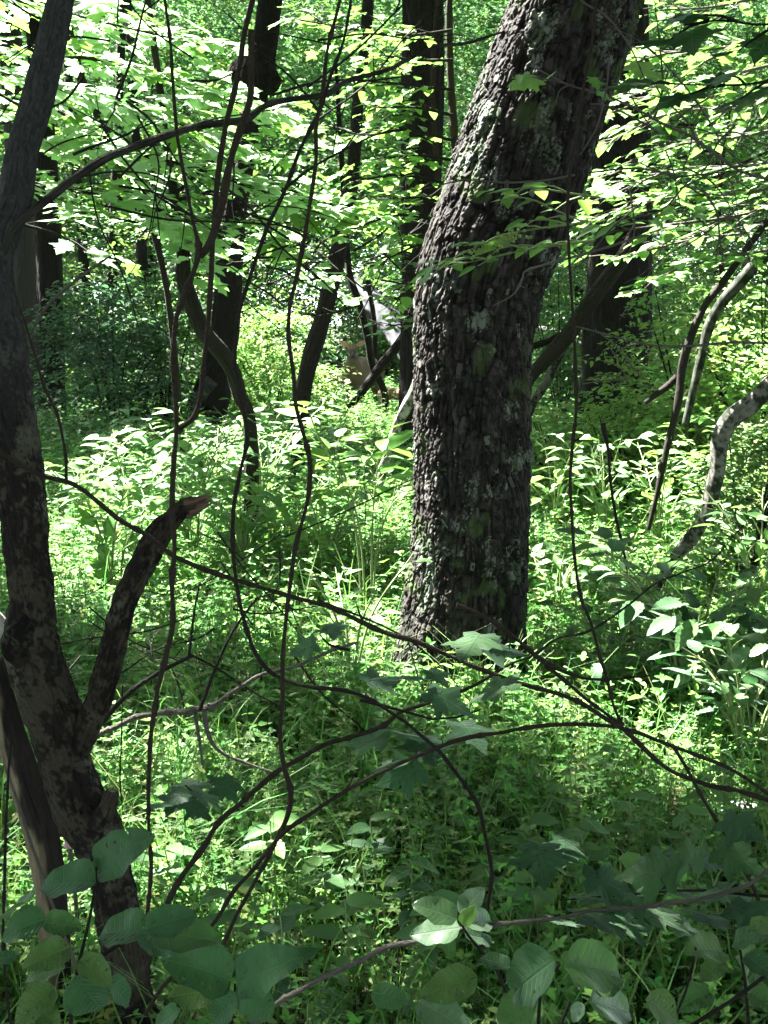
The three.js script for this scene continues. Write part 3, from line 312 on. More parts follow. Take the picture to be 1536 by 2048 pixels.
log('upright_snag', 'pale grey dead stub low between forked tree and deer', 'stump', [[575, 820], [590, 800], [610, 770]], 14, [8, 8, 4], M.barkgrey);

// ---------------------------------------------------------------- vines and thin stems in front
function vine(name, label, cat, list, Z, w, mat = M.vine, o = {}) { const [pts, rad] = path(list, Z, w); rad.forEach((v, i) => { rad[i] = v * 0.67; }); const low = pts.reduce((a, b) => (b.y < a.y ? b : a)); const t = thing(name, label, cat, low.clone(), o.group); const gs = [tube(pts, rad, { seg: 9, step: 0.008, knob: 0.22, bend: 0.35, nodes: 0.55, vlen: 0.12, urep: 1, ...o })];
  const r = rng(Math.round(list[0][0] * 7 + list[0][1])), c = new THREE.CatmullRomCurve3(pts, false, 'centripetal'), n = o.stubs ?? Math.round(c.getLength() * 3); // bud knots and short side twigs
  for (let i = 0; i < n; i++) { const u = r.r(0.05, 0.95), p = c.getPoint(u), tg = c.getTangent(u), k = u * (pts.length - 1), R = mix(rad[Math.floor(k)], rad[Math.min(pts.length - 1, Math.floor(k) + 1)], k % 1), d = V(r.s(1), r.s(1), r.s(1)).addScaledVector(tg, 0.3).normalize(), L = R * (r() < 0.25 ? r.r(5, 12) : r.r(1.5, 3)); gs.push(tube([p, p.clone().addScaledVector(d, L * 0.5), p.clone().addScaledVector(d, L).add(V(0, L * 0.15, 0))], [R * 0.75, R * 0.5, R * 0.2], { seg: 5, rows: 3 })); }
  part(t, 'stem', mergeGeometries(gs), mat); return t; }
function addStem(t, list, Z, w, mat = M.vine, o = {}) { return part(t, o.name ?? 'side_stem', stem(list, Z, w, { seg: 8, step: 0.014, knob: 0.2, vlen: 0.12, urep: 1, ...o }), mat); }
const vA = vine('hanging_vine', 'leftmost brown vine forming a fork at mid-height', 'vine', [[326, -60], [330, 0], [342, 95], [345, 150], [355, 275], [372, 370], [387, 450], [398, 505], [372, 587], [352, 637], [345, 712], [350, 787], [352, 857], [347, 937], [345, 1024], [350, 1100], [345, 1155], [345, 1250], [330, 1320], [315, 1385], [302, 1475], [299, 1536], [297, 1636], [302, 1746], [295, 1826], [292, 1920]], 2.0, [9, 9, 10, 10, 10, 11, 13, 18, 17, 15, 15, 15, 16, 15, 15, 15, 17, 16, 17, 15, 14, 13, 12, 12, 11, 11]);
addStem(vA, [[502, 60], [502, 125], [500, 200], [480, 260], [460, 325], [440, 425], [415, 495], [398, 512]], 2.0, [12, 13, 14, 15, 15, 16, 17, 17]);
addStem(vA, [[512, -60], [505, 0], [487, 75], [480, 130], [467, 190], [452, 250], [435, 360], [428, 450], [424, 512], [422, 560], [415, 662], [407, 727], [400, 797], [385, 837], [356, 858]], 2.03, [10, 11, 11, 11, 11, 11, 11, 10, 10, 10, 10, 10, 10, 11, 12]);
vine('hanging_vine', 'brown vine curling into a long hook at its lower end', 'vine', [[710, -60], [702, 0], [685, 90], [662, 150], [642, 215], [600, 300], [570, 380], [537, 450], [515, 512], [492, 577], [475, 642], [470, 722], [480, 792], [495, 872], [482, 937], [472, 987], [467, 1024], [467, 1109], [477, 1189], [492, 1254], [510, 1304], [540, 1344], [575, 1361], [625, 1374], [690, 1381], [740, 1399], [775, 1420], [830, 1460], [880, 1505], [915, 1550], [942, 1586], [958, 1616], [968, 1661], [978, 1706], [983, 1750], [974, 1820], [960, 1900]], 2.1, [8, 9, 9, 10, 11, 11, 11, 12, 12, 12, 11, 11, 11, 12, 12, 12, 12, 12, 12, 12, 12, 12, 12, 12, 12, 12, 12, 12, 12, 12, 12, 12, 12, 12, 11, 10, 10], M.darktwig);
vine('hanging_vine', 'straight brown vine hanging right of the hooked one', 'vine', [[690, -60], [680, 0], [655, 100], [645, 190], [632, 250], [632, 320], [617, 425], [602, 512], [592, 562], [580, 612], [577, 677], [587, 747], [592, 812], [605, 862], [620, 927], [617, 987], [610, 1024], [592, 1089], [580, 1174], [572, 1239], [565, 1324], [565, 1399], [560, 1474], [568, 1530], [582, 1586], [575, 1631], [555, 1676], [520, 1746], [480, 1816], [450, 1881], [425, 1930]], 1.95, [10, 10, 11, 12, 12, 12, 12, 13, 13, 13, 13, 14, 14, 13, 13, 13, 13, 13, 13, 13, 13, 12, 12, 14, 15, 15, 15, 13, 12, 12, 12]);
vine('hanging_vine', 'thin vine hanging in front of the big trunk right edge', 'vine', [[1200, -60], [1193, 0], [1183, 90], [1168, 170], [1153, 270], [1140, 350], [1135, 425], [1138, 512], [1145, 612], [1150, 712], [1153, 812], [1145, 887], [1140, 962], [1143, 1024], [1150, 1124], [1163, 1199], [1183, 1249], [1200, 1314], [1213, 1354], [1228, 1414], [1246, 1452]], 2.3, [9, 9, 9, 9, 9, 9, 9, 9, 9, 10, 10, 10, 10, 10, 10, 10, 10, 10, 10, 10, 11]);
vine('slanting_branch', 'long thin branch sloping down right across the whole view', 'branch', [[-60, 870], [0, 905], [80, 950], [150, 970], [220, 1025], [290, 1070], [345, 1110], [470, 1160], [575, 1190], [670, 1220], [768, 1264], [828, 1281], [898, 1311], [968, 1339], [1018, 1359], [1088, 1379], [1158, 1404], [1208, 1434], [1248, 1459], [1333, 1536], [1403, 1566], [1468, 1581], [1540, 1602], [1640, 1640]], 2.15, 14);
const v6 = vine('broken_twig', 'broken-ended twig slanting in front of big tree base', 'twig', [[913, 1211], [930, 1216], [968, 1234], [1028, 1274], [1068, 1309], [1110, 1345], [1168, 1394], [1244, 1452]], 2.22, [16, 13, 13, 13, 12, 11, 10, 10]); addStem(v6, [[1068, 1309], [1118, 1339], [1168, 1356], [1218, 1359], [1298, 1351]], 2.22, [10, 4]);
vine('arching_stem', 'arched brown stem rising from low left to right edge', 'stem', [[290, 2030], [320, 1981], [370, 1926], [400, 1881], [435, 1836], [465, 1786], [500, 1746], [540, 1696], [575, 1661], [630, 1621], [700, 1576], [768, 1543], [830, 1513], [890, 1490], [940, 1476], [998, 1466], [1048, 1456], [1108, 1449], [1178, 1449], [1233, 1454], [1283, 1467], [1338, 1489], [1393, 1509], [1458, 1536], [1540, 1590], [1640, 1660]], 1.8, 12);
vine('arching_stem', 'higher arched grey stem curving up to the right shrubs', 'stem', [[290, 2000], [295, 1936], [307, 1886], [325, 1836], [345, 1786], [375, 1736], [410, 1691], [440, 1641], [475, 1611], [515, 1576], [560, 1541], [595, 1519], [640, 1494], [700, 1476], [768, 1450], [798, 1426], [848, 1409], [908, 1389], [968, 1359], [1018, 1328], [1068, 1309], [1118, 1276], [1168, 1266], [1208, 1244], [1258, 1209], [1308, 1169], [1368, 1144], [1418, 1124], [1488, 1049]], 2.25, [16, 16, 16, 17, 17, 17, 16, 16, 15, 15, 15, 15, 14, 14, 12, 11, 10, 10, 9, 9, 8, 8, 8, 7, 7, 6, 5, 5, 3]);
const v10 = vine('dead_branch', 'mossy forking dead branch low behind the left vines', 'branch', [[170, 1484], [200, 1468], [220, 1459], [275, 1434], [330, 1426], [380, 1421], [415, 1417], [465, 1384], [525, 1349], [600, 1329], [665, 1301], [715, 1284]], 2.9, [16, 16, 16, 17, 17, 18, 18, 12, 11, 11, 9, 7], M.greytwig);
addStem(v10, [[408, 1418], [415, 1464], [435, 1499], [500, 1529], [560, 1550]], 2.9, [11, 4], M.greytwig); addStem(v10, [[390, 1422], [400, 1490], [405, 1530]], 2.9, [8, 4], M.greytwig); addStem(v10, [[190, 1460], [260, 1384], [320, 1344], [385, 1311]], 2.88, [12, 7], M.darktwig); addStem(v10, [[378, 1311], [390, 1214], [400, 1164]], 2.88, [6, 4], M.darktwig); addStem(v10, [[400, 1419], [430, 1339], [465, 1264], [515, 1194]], 2.9, [8, 4], M.darktwig); addStem(v10, [[385, 1311], [440, 1340], [500, 1380], [555, 1410]], 2.9, [5, 3], M.darktwig);
vine('bare_twig', 'pale curved bare twig rising right of the forked tree', 'twig', [[45, 720], [60, 677], [80, 632], [110, 597], [150, 562], [205, 522], [225, 510]], 2.6, [9, 9, 10, 10, 9, 7, 4], M.greytwig);
vine('bare_twig', 'dark drooping twig beside the forked tree joining slanting branch', 'twig', [[22, 540], [30, 587], [60, 677], [90, 777], [115, 832], [130, 902], [132, 962]], 2.2, [6, 7, 8, 9, 9, 8, 9]);
vine('bare_twig', 'thin dark upright twig at lower left edge', 'twig', [[22, 1480], [16, 1560], [12, 1661], [8, 1786], [8, 1936], [24, 2060]], 1.8, [8, 8, 9, 9, 8, 8], M.darktwig);
vine('bare_twig', 'pale slanting twig in front of the dead stem', 'twig', [[8, 1530], [22, 1566], [55, 1666], [85, 1751], [110, 1826], [140, 1896], [158, 1970]], 1.9, [7, 8, 9, 10, 10, 9, 9], M.greytwig);
vine('bare_twig', 'thin dark twig hanging below the broken limb', 'twig', [[245, 1370], [243, 1480], [240, 1560], [245, 1620]], 2.3, [4, 4, 5, 3], M.darktwig);
vine('low_branch', 'grey low branch running along bottom through big leaves', 'branch', [[480, 2080], [515, 2041], [565, 2001], [625, 1966], [700, 1931], [768, 1899], [828, 1881], [903, 1866], [978, 1851], [1048, 1843], [1118, 1836], [1193, 1821], [1290, 1812], [1383, 1803], [1433, 1791], [1493, 1771], [1540, 1736], [1620, 1690]], 1.65, [14, 15, 15, 15, 15, 15, 15, 15, 14, 13, 12, 12, 12, 12, 11, 11, 10, 9], M.greytwig);
vine('bare_twig', 'dark twig crossing the bottom right corner', 'twig', [[1600, 1905], [1536, 1946], [1478, 1991], [1418, 2026], [1350, 2070]], 1.4, 12, M.darktwig);
vine('bare_twig', 'slanting brown twig descending near lower right edge', 'twig', [[1345, 1490], [1373, 1536], [1408, 1601], [1458, 1681], [1488, 1736], [1513, 1791], [1536, 1866], [1570, 1960]], 1.9, 11);
vine('bare_twig', 'upright dark twig under the bottom right leaves', 'twig', [[1392, 1896], [1375, 1971], [1340, 2060]], 1.4, 7, M.darktwig);
const v12 = vine('grey_twig', 'long pale twig reaching left across the upper right', 'twig', [[1640, 395], [1536, 360], [1478, 340], [1433, 310], [1378, 270], [1318, 245], [1268, 215], [1208, 190], [1138, 170], [1088, 145], [1060, 132]], 3.1, [11, 10, 9, 9, 9, 8, 8, 7, 6, 5, 3], M.greytwig); addStem(v12, [[1318, 265], [1260, 232], [1208, 210], [1180, 208]], 3.1, [5, 3], M.greytwig);
addStem(v12, [[1138, 170], [1120, 180], [1112, 205]], 3.1, [4, 2], M.greytwig);
vine('grey_twig', 'zigzag pale twig hanging over the top of big trunk', 'twig', [[1150, -40], [1163, 0], [1203, 25], [1233, 55], [1258, 90], [1278, 130], [1290, 160]], 3.0, [6, 6, 6, 6, 5, 4, 3], M.greytwig);
vine('grey_twig', 'thin pale dangling twig beside big trunk upper right edge', 'twig', [[1220, 110], [1218, 125], [1213, 175], [1205, 215], [1193, 255], [1170, 295], [1160, 310]], 3.0, [4, 6, 6, 5, 5, 4, 3], M.greytwig);
vine('grey_twig', 'short white crooked twig before the shaded trunk', 'twig', [[1290, 470], [1180, 505], [1088, 530], [1048, 545], [1045, 557], [1028, 587], [1005, 602], [985, 612]], 3.6, [8, 8, 7, 7, 7, 6, 4, 3], M.greytwig);
vine('grey_twig', 'thin pale twig sloping across the trunk to the left', 'twig', [[1150, 350], [1080, 362], [1000, 365], [930, 360], [880, 370], [820, 385]], 4.0, [6, 6, 6, 5, 4, 3], M.greytwig);
vine('grey_twig', 'thin grey twig crossing right above the dead sapling', 'twig', [[1600, 690], [1470, 685], [1380, 692], [1300, 690], [1180, 660], [1140, 650]], 4.6, [8, 8, 7, 7, 5, 3], M.greytwig);
{ const t = vine('dead_twigs', 'fan of pale dead twigs in front of thick right trunk', 'twig', [[1300, 770], [1270, 740], [1240, 700], [1205, 670], [1190, 660]], 8.5, [6, 6, 5, 4, 3], M.greytwig); for (const l of [[[1270, 740], [1245, 725], [1215, 690]], [[1255, 760], [1200, 762], [1165, 768]], [[1250, 755], [1210, 750], [1170, 760]], [[1240, 700], [1262, 690], [1275, 688]], [[1260, 770], [1240, 735], [1200, 720]]]) addStem(t, l, 8.5, [4, 2], M.greytwig); }

function tangle(label, x0, x1, y0, y1, Z, n, seed, wpx, mat) { const r = rng(seed), c = W((x0 + x1) / 2, (y0 + y1) / 2, Z), t = thing('twig_tangle', label, 'twigs', c), gs = []; for (let i = 0; i < n; i++) { let p = W(r.r(x0, x1), r.r(y0, y1), Z + r.s(0.5)), d = V(r.s(1), r.s(0.6), r.s(0.5)).normalize(); const L = r.r(0.25, 0.9), pts = [p.clone()]; for (let k = 0; k < 4; k++) { d.add(V(r.s(0.35), r.s(0.35), r.s(0.35))).normalize(); p = p.clone().addScaledVector(d, L / 4); pts.push(p); } const R = wpx * 0.5 * mpp(c) * r.r(0.5, 1.1); gs.push(tube(pts, [R, R * 0.85, R * 0.7, R * 0.5, R * 0.25], { seg: 5, step: 0.03 })); const q = pts[2], e = d.clone().applyAxisAngle(V(0, 0, 1), r.s(1.2)); gs.push(tube([q, q.clone().addScaledVector(e, L * 0.2), q.clone().addScaledVector(e, L * 0.35).add(V(0, 0.02, 0))], [R * 0.6, R * 0.4, R * 0.2], { seg: 4, rows: 4 })); } const m = part(t, 'twigs', mergeGeometries(gs), mat); m.userData.kind = 'stuff'; }
tangle('tangle of thin pale bare twigs in the upper right corner', 1240, 1536, 230, 470, 5, 34, 1, 5, M.greytwig);
tangle('fine dark twigs among the upper left maple leaves', 60, 680, 40, 440, 4.4, 36, 2, 6, M.darktwig);
tangle('thin dark twigs tangled behind the middle vines', 480, 820, 420, 680, 8, 34, 3, 5, M.darktwig);
tangle('thin twigs and dead stalks in the low growth left of trunk', 150, 780, 1050, 1380, 4.2, 26, 5, 5, M.darktwig);

// ---------------------------------------------------------------- leafy saplings and shrubs with leaves of their own
// a limb with side twigs; every leaf is a part
function leafyLimb(t, list, Z, w, o) { const r = rng(o.seed ?? Math.round(list[0][0] + list[0][1] * 3 + 17)), [pts, rad] = Array.isArray(list[0]) ? path(list, Z, w) : [list, Z], c = new THREE.CatmullRomCurve3(pts, false, 'centripetal'), L = c.getLength(), gs = [tube(pts, rad, { seg: 7, step: 0.04, urep: 1, vlen: 0.2, knob: 0.12 })];
  const put = (p, d) => { const mat = r.p(o.mats), g = r.p(o.geos), s = o.size * r.r(0.65, 1.2), dd = d.clone(); dd.y = dd.y * 0.4 + r.s(0.3) - (o.hang ?? 0.15); const st = p.clone().addScaledVector(d, s * 0.3); addLeaf(t, g, mat, leafM(st, dd, upish(r, o.tilt ?? 0.5), s)); };
  const n = Math.max(2, Math.round(L / (o.every ?? 0.22)));
  for (let i = 0; i < n; i++) { const u = mix(o.from ?? 0.1, 1, (i + r() * 0.6) / n), p = c.getPoint(Math.min(1, u)), tg = c.getTangent(Math.min(1, u)), sd = i % 2 ? 1 : -1; const d = tg.clone().applyAxisAngle(V(0, 1, 0), sd * r.r(0.5, 1.2)); d.y = d.y * 0.5 + r.s(o.rise ?? 0.25); d.normalize(); const l = (o.twig ?? 0.35) * r.r(0.5, 1.1) * (1 - 0.4 * u), q = p.clone().addScaledVector(d, l * 0.5).add(V(0, 0.03 * l, 0)), e = p.clone().addScaledVector(d, l).add(V(0, -0.06 * l, 0)); gs.push(tube([p, q, e], [0.004, 0.003, 0.0015].map((k) => k * (o.thick ?? 1)), { seg: 4, rows: 4 }));
    const m = Math.max(2, Math.round(l / (o.gapl ?? 0.09))); for (let k = 0; k < m; k++) { const v = (k + 0.8) / m, pp = v < 0.5 ? p.clone().lerp(q, v * 2) : q.clone().lerp(e, v * 2 - 1), ld = d.clone().applyAxisAngle(V(0, 1, 0), (k % 2 ? 1 : -1) * r.r(0.4, 1.2)); put(pp, k === m - 1 ? d : ld); } }
  part(t, 'branch', mergeGeometries(gs), o.wood ?? M.darktwig); }
const maple = (label, base, topY, r0, wood = M.vine) => { const t = thing('maple_sapling', label, 'young tree', base); part(t, 'trunk', tube([V(base.x, base.y - 0.05, base.z), V(base.x + 0.06, topY * 0.4, base.z + 0.03), V(base.x - 0.03, topY * 0.75, base.z), V(base.x + 0.05, topY, base.z)], [r0, r0 * 0.85, r0 * 0.6, r0 * 0.2], { seg: 10 }), wood); return t; };
const mO = { mats: [...M.young, M.mid[2]], geos: LG.maple, size: 0.115, every: 0.1, twig: 0.42, gapl: 0.085, tilt: 0.38 };
{ const t = maple('maple with bright sunlit leaves filling the upper left', G(-200, 7.3), 5.2, 0.06);
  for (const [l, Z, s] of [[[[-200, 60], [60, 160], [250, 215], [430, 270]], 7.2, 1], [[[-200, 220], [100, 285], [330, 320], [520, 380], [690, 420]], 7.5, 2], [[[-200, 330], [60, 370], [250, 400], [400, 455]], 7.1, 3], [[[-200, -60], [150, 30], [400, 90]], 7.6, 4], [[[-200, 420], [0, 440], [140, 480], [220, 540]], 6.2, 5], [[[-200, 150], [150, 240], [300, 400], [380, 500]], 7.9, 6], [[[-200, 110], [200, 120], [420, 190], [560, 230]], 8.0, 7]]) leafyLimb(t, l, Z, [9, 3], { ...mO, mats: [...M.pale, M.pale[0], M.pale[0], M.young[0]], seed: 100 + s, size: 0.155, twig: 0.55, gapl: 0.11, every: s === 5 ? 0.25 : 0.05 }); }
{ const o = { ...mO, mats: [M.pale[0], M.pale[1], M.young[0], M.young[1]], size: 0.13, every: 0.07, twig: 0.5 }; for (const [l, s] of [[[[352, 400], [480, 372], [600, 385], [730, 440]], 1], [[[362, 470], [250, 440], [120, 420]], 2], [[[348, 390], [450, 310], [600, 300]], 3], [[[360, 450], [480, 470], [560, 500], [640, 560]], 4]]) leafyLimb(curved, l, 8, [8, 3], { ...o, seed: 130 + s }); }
{ const t = maple('young tree with light leaves showing left of big trunk', G(900, 7.4), 4.5, 0.035);
  for (const [l, s] of [[[[905, 60], [820, 70], [720, 60], [600, 40]], 1], [[[905, 180], [820, 170], [720, 160]], 2], [[[905, 280], [810, 260], [730, 270], [650, 250]], 3], [[[905, 370], [800, 350], [720, 360]], 4], [[[905, 450], [800, 430], [700, 460]], 5], [[[905, 540], [850, 560], [790, 600]], 6], [[[905, 120], [830, 120], [760, 110]], 7], [[[905, 230], [830, 215], [750, 215]], 8], [[[905, 320], [830, 310], [760, 315]], 9], [[[905, 410], [830, 395], [750, 400]], 10], [[[905, 490], [840, 490], [770, 520]], 11]]) leafyLimb(t, l, 7.2, [7, 3], { ...mO, size: 0.1, seed: 150 + s, mats: [M.young[0], M.young[1], M.young[2], M.pale[2]], every: 0.07, twig: 0.46, geos: s % 2 ? LG.maple : LG.ovate }); }
{ const t = maple('young tree whose leaves hide the straight dark trunk', G(868, 9.6), 4.6, 0.03); const ls = []; for (let y = 175, k = 0; y < 640; y += 42, k++) ls.push([[868, y + 25], [835, y + 12], [795 - (k % 3) * 12, y + (k % 2) * 14]]); ls.forEach((l, k) => leafyLimb(t, l, 9.4 + (k % 3) * 0.15, [5, 2], { ...mO, mats: k < 6 ? [M.young[0], M.young[1], M.young[2], M.pale[2]] : [M.mid[0], M.mid[2], M.young[1]], size: 0.115, twig: 0.42, seed: 210 + k, every: 0.05, geos: k % 2 ? LG.maple : LG.ovate })); }
{ const t = maple('leafy young tree filling the sunny upper right edge', G(1690, 6.4), 4.6, 0.05);
  for (const [l, Z, s] of [[[[1690, 30], [1480, 90], [1320, 110], [1230, 140]], 6, 1], [[[1690, 150], [1480, 210], [1330, 230], [1210, 290]], 6.4, 2], [[[1690, 280], [1500, 330], [1350, 340], [1200, 400]], 6.2, 3], [[[1690, 370], [1480, 430], [1330, 450], [1160, 470]], 5.6, 4], [[[1690, 480], [1540, 500], [1420, 520], [1300, 560]], 6.6, 5], [[[1690, -60], [1450, 10], [1320, 20]], 6.6, 6], [[[1690, 90], [1500, 140], [1360, 170], [1240, 220]], 7, 7], [[[1690, 220], [1500, 270], [1360, 290], [1220, 350]], 6.9, 8], [[[1690, 330], [1500, 385], [1340, 395], [1180, 440]], 6.7, 9], [[[1690, 430], [1500, 465], [1380, 480], [1230, 520]], 7, 10]]) leafyLimb(t, l, Z, [8, 3], { ...mO, size: 0.105, seed: 170 + s, mats: [M.young[0], M.young[1], M.mid[2], M.pale[2]], every: 0.07, twig: 0.48, geos: s % 2 ? LG.maple : LG.ovate, wood: M.greytwig }); }
{ const t = maple('young tree with small leaves before thick right trunk', G(1420, 9.6), 3.4, 0.03);
  for (const [l, s] of [[[[1420, 300], [1300, 330], [1180, 350]], 1], [[[1420, 400], [1330, 420], [1210, 430]], 2], [[[1420, 470], [1530, 440]], 3], [[[1420, 360], [1540, 300]], 4], [[[1420, 250], [1320, 250], [1200, 270]], 5], [[[1420, 200], [1330, 180], [1230, 190]], 6], [[[1420, 120], [1340, 100], [1250, 100]], 7]]) leafyLimb(t, l, 9.4, [6, 3], { ...mO, size: 0.11, seed: 190 + s, every: 0.08, geos: LG.ovate }); }
{ const t = thing('leafy_sprig', 'leafy sprig with pale flower clusters crossing the trunk face', 'plant', W(1150, 470, 3.9)); leafyLimb(t, [[1170, 445], [1090, 455], [1010, 470], [930, 505], [870, 535]], 3.9, [5, 2], { mats: M.young, geos: LG.toothed, size: 0.07, every: 0.08, twig: 0.16, gapl: 0.05, seed: 7, wood: M.greenstem });
  leafyLimb(t, [[1170, 445], [1110, 420], [1050, 395], [1000, 400]], 3.9, [4, 2], { mats: M.young, geos: LG.toothed, size: 0.065, every: 0.1, twig: 0.14, gapl: 0.05, seed: 8, wood: M.greenstem });
  leafyLimb(t, [[1200, 395], [1130, 385], [1060, 375], [990, 385]], 4.1, [5, 2], { mats: M.young, geos: LG.ovate, size: 0.085, every: 0.07, twig: 0.2, gapl: 0.06, seed: 9, wood: M.greenstem }); leafyLimb(t, [[1190, 480], [1120, 490], [1050, 500], [960, 520], [860, 540]], 4.0, [5, 2], { mats: M.young, geos: LG.ovate, size: 0.085, every: 0.07, twig: 0.2, gapl: 0.06, seed: 10, wood: M.greenstem });
  const r = rng(3), s = new THREE.IcosahedronGeometry(0.006, 0), fm = leafMat(0.2, 0.28, 0.06), gs = []; for (const [x, y] of [[985, 490], [1010, 478], [960, 505], [1040, 470]]) { const c = W(x, y, 3.86); for (let i = 0; i < 16; i++) { const q = s.clone(); q.translate(c.x + r.s(0.035), c.y + r.s(0.018), c.z + r.s(0.03)); gs.push(q); } } part(t, 'flowers', mergeGeometries(gs), fm); t.children.at(-1).userData.kind = 'stuff'; }
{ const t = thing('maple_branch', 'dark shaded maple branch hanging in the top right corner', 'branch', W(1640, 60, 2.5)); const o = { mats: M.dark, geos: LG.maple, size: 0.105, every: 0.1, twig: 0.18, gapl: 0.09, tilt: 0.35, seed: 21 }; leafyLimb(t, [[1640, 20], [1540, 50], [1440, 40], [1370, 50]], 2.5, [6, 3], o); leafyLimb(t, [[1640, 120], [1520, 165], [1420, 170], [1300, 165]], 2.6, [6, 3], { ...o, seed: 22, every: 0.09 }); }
{ const t = thing('maple_twig', 'sunlit maple leaves on a twig across the trunk', 'twig', W(1150, 165, 3.05)); const r = rng(8); part(t, 'stem', stem([[1150, 172], [1100, 160], [1050, 152]], 3.05, [4, 2], { seg: 5 }), M.greytwig); for (const [x, y, s, a, m] of [[1075, 158, 0.085, 3.6, 2], [1105, 150, 0.07, 2.4, 1], [1058, 150, 0.06, 3.1, 0], [1185, 155, 0.05, 1, 1], [1195, 185, 0.05, 0, 3], [1260, 130, 0.09, -0.5, 2], [1300, 150, 0.09, 0.6, 0]]) addLeaf(t, r.p(LG.maple), M.young[m], leafM(W(x, y, 3.05), V(Math.cos(a), -0.35, -Math.sin(a)), V(r.s(0.3), 1, 0.6), s)); }

// a shrub of several stems from the ground; leaves as parts
function shrub(name, label, px, Z, h, spread, nst, o) { const b = G(px, Z), r = rng(o.seed ?? px + Math.round(Z * 100)), t = thing(name, label, o.cat ?? 'shrub', b, o.group);
  for (let i = 0; i < nst; i++) { const a = i / nst * 6.28 + r.s(0.5), s = spread * r.r(0.4, 1), tip = b.clone().add(V(Math.cos(a) * s, h * r.r(0.7, 1.05), Math.sin(a) * s)), m = b.clone().lerp(tip, 0.5).add(V(-Math.cos(a) * s * 0.2, h * 0.12, -Math.sin(a) * s * 0.2)); leafyLimb(t, [b.clone().add(V(r.s(0.03), -0.03, r.s(0.03))), m, tip], [0.006, 0.005, 0.002].map((k) => k * (o.thick ?? 1)), null, { ...o, seed: r() * 1e6, from: o.from ?? 0.12 }); } return t; }

const broadO = { mats: [...M.mid, M.young[3], M.young[1], M.young[0], M.fresh[0]], geos: LG.ovate, size: 0.115, every: 0.085, twig: 0.2, gapl: 0.09, tilt: 0.45, wood: M.greenstem };
// sunlit band of low saplings left of the big tree
for (const [l, px, Z, h, sp_, n, o] of [
  ['low sapling with bright leaves behind the forked tree, left of others', 175, 7.6, 0.85, 0.45, 5, {}],
  ['sunlit low sapling just right of the leftmost bright one', 265, 7.1, 0.9, 0.45, 5, { mats: M.fresh, geos: LG.toothed }],
  ['sunlit bushy sapling with pointed leaves below the burled tree', 385, 7.3, 0.95, 0.5, 6, { mats: M.fresh, geos: LG.narrow, size: 0.14 }],
  ['low leafy sapling beneath the hooked vine in the sun', 480, 6.8, 0.8, 0.5, 6, {}],
  ['low spreading sapling in sun between the two straight vines', 560, 7.4, 0.75, 0.55, 6, { mats: M.young }],
  ['sunlit sapling in front of the leftmost bright one, by the broken limb', 215, 6.3, 0.75, 0.4, 5, { mats: M.young, geos: LG.toothed, size: 0.13 }],
  ['sunlit sapling behind the gap between leftmost vine and hooked vine', 430, 8.2, 1.05, 0.55, 6, { mats: M.fresh, size: 0.13 }],
  ['sunlit sapling farther back right of the hooked vine', 530, 8.6, 1.0, 0.6, 6, { mats: M.fresh, geos: LG.narrow, size: 0.14 }],
  ['sunlit leafy sapling just left of the tall bright one', 650, 6.6, 0.72, 0.45, 5, { mats: M.young, geos: LG.toothed }],
]) shrub('low_sapling', l, px, Z, h, sp_, n, { ...broadO, seed: px, ...o, group: undefined });
shrub('tall_sapling', 'tall bright yellow-green sapling with big leaflets against the trunk', 738, 5.6, 1.16, 0.3, 5, { ...broadO, mats: M.young, geos: LG.ovate, size: 0.16, every: 0.16, twig: 0.2, seed: 44, from: 0.62, wood: M.greenstem });
shrub('tall_sapling', 'thin-stemmed sapling standing between hooked vine and trunk, lower down', 700, 4.6, 0.7, 0.3, 4, { ...broadO, size: 0.08, seed: 45, every: 0.25, wood: M.greenstem });
// darker band behind
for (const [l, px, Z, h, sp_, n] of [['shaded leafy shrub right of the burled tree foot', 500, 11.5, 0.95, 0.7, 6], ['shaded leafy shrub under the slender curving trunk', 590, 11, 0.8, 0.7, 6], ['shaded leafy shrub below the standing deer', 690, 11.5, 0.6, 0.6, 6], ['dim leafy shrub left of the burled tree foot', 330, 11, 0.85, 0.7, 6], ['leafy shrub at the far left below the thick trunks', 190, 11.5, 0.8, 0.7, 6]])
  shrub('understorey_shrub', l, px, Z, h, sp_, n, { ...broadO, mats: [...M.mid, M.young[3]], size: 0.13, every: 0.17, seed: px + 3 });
// right of the trunk
for (const [l, px, Z, h, sp_, n, o] of [
  ['sunlit shrub just right of the big trunk at mid-height', 1110, 8, 0.8, 0.5, 6, { mats: M.young }], ['sunlit shrub with pale leaves below thick right trunk', 1210, 7.6, 0.95, 0.5, 6, { mats: M.fresh }],
  ['sunlit shrub round the base of the black dead sapling', 1320, 7.2, 0.9, 0.5, 6, { mats: M.young, geos: LG.toothed }], ['sunlit shrub behind the bend of crooked grey stem', 1440, 7.6, 1.0, 0.6, 7, { mats: M.young }], ['leafy shrub at right edge below the crooked stem', 1530, 5.8, 0.8, 0.5, 6, {}],
  ['shaded shrub right of the big trunk base', 1120, 6, 0.55, 0.4, 5, {}], ['shaded shrub by the lower end of the crooked stem', 1270, 5.4, 0.6, 0.4, 5, {}]])
  shrub('leafy_shrub', l, px, Z, h, sp_, n, { ...broadO, size: 0.105, seed: px + 11, every: 0.13, ...o });
const vib = shrub('toothed_shrub', 'dense shrub with toothed leaves, some sunlit, right of trunk base', 1400, 4.3, 0.78, 0.5, 9, { ...broadO, mats: M.big, geos: LG.toothed, size: 0.115, every: 0.1, seed: 301 });
shrub('toothed_shrub', 'dark shrub with toothed leaves at lower right edge', 1510, 3.9, 0.62, 0.4, 7, { ...broadO, mats: M.big, geos: LG.toothed, size: 0.105, every: 0.11, seed: 302 });
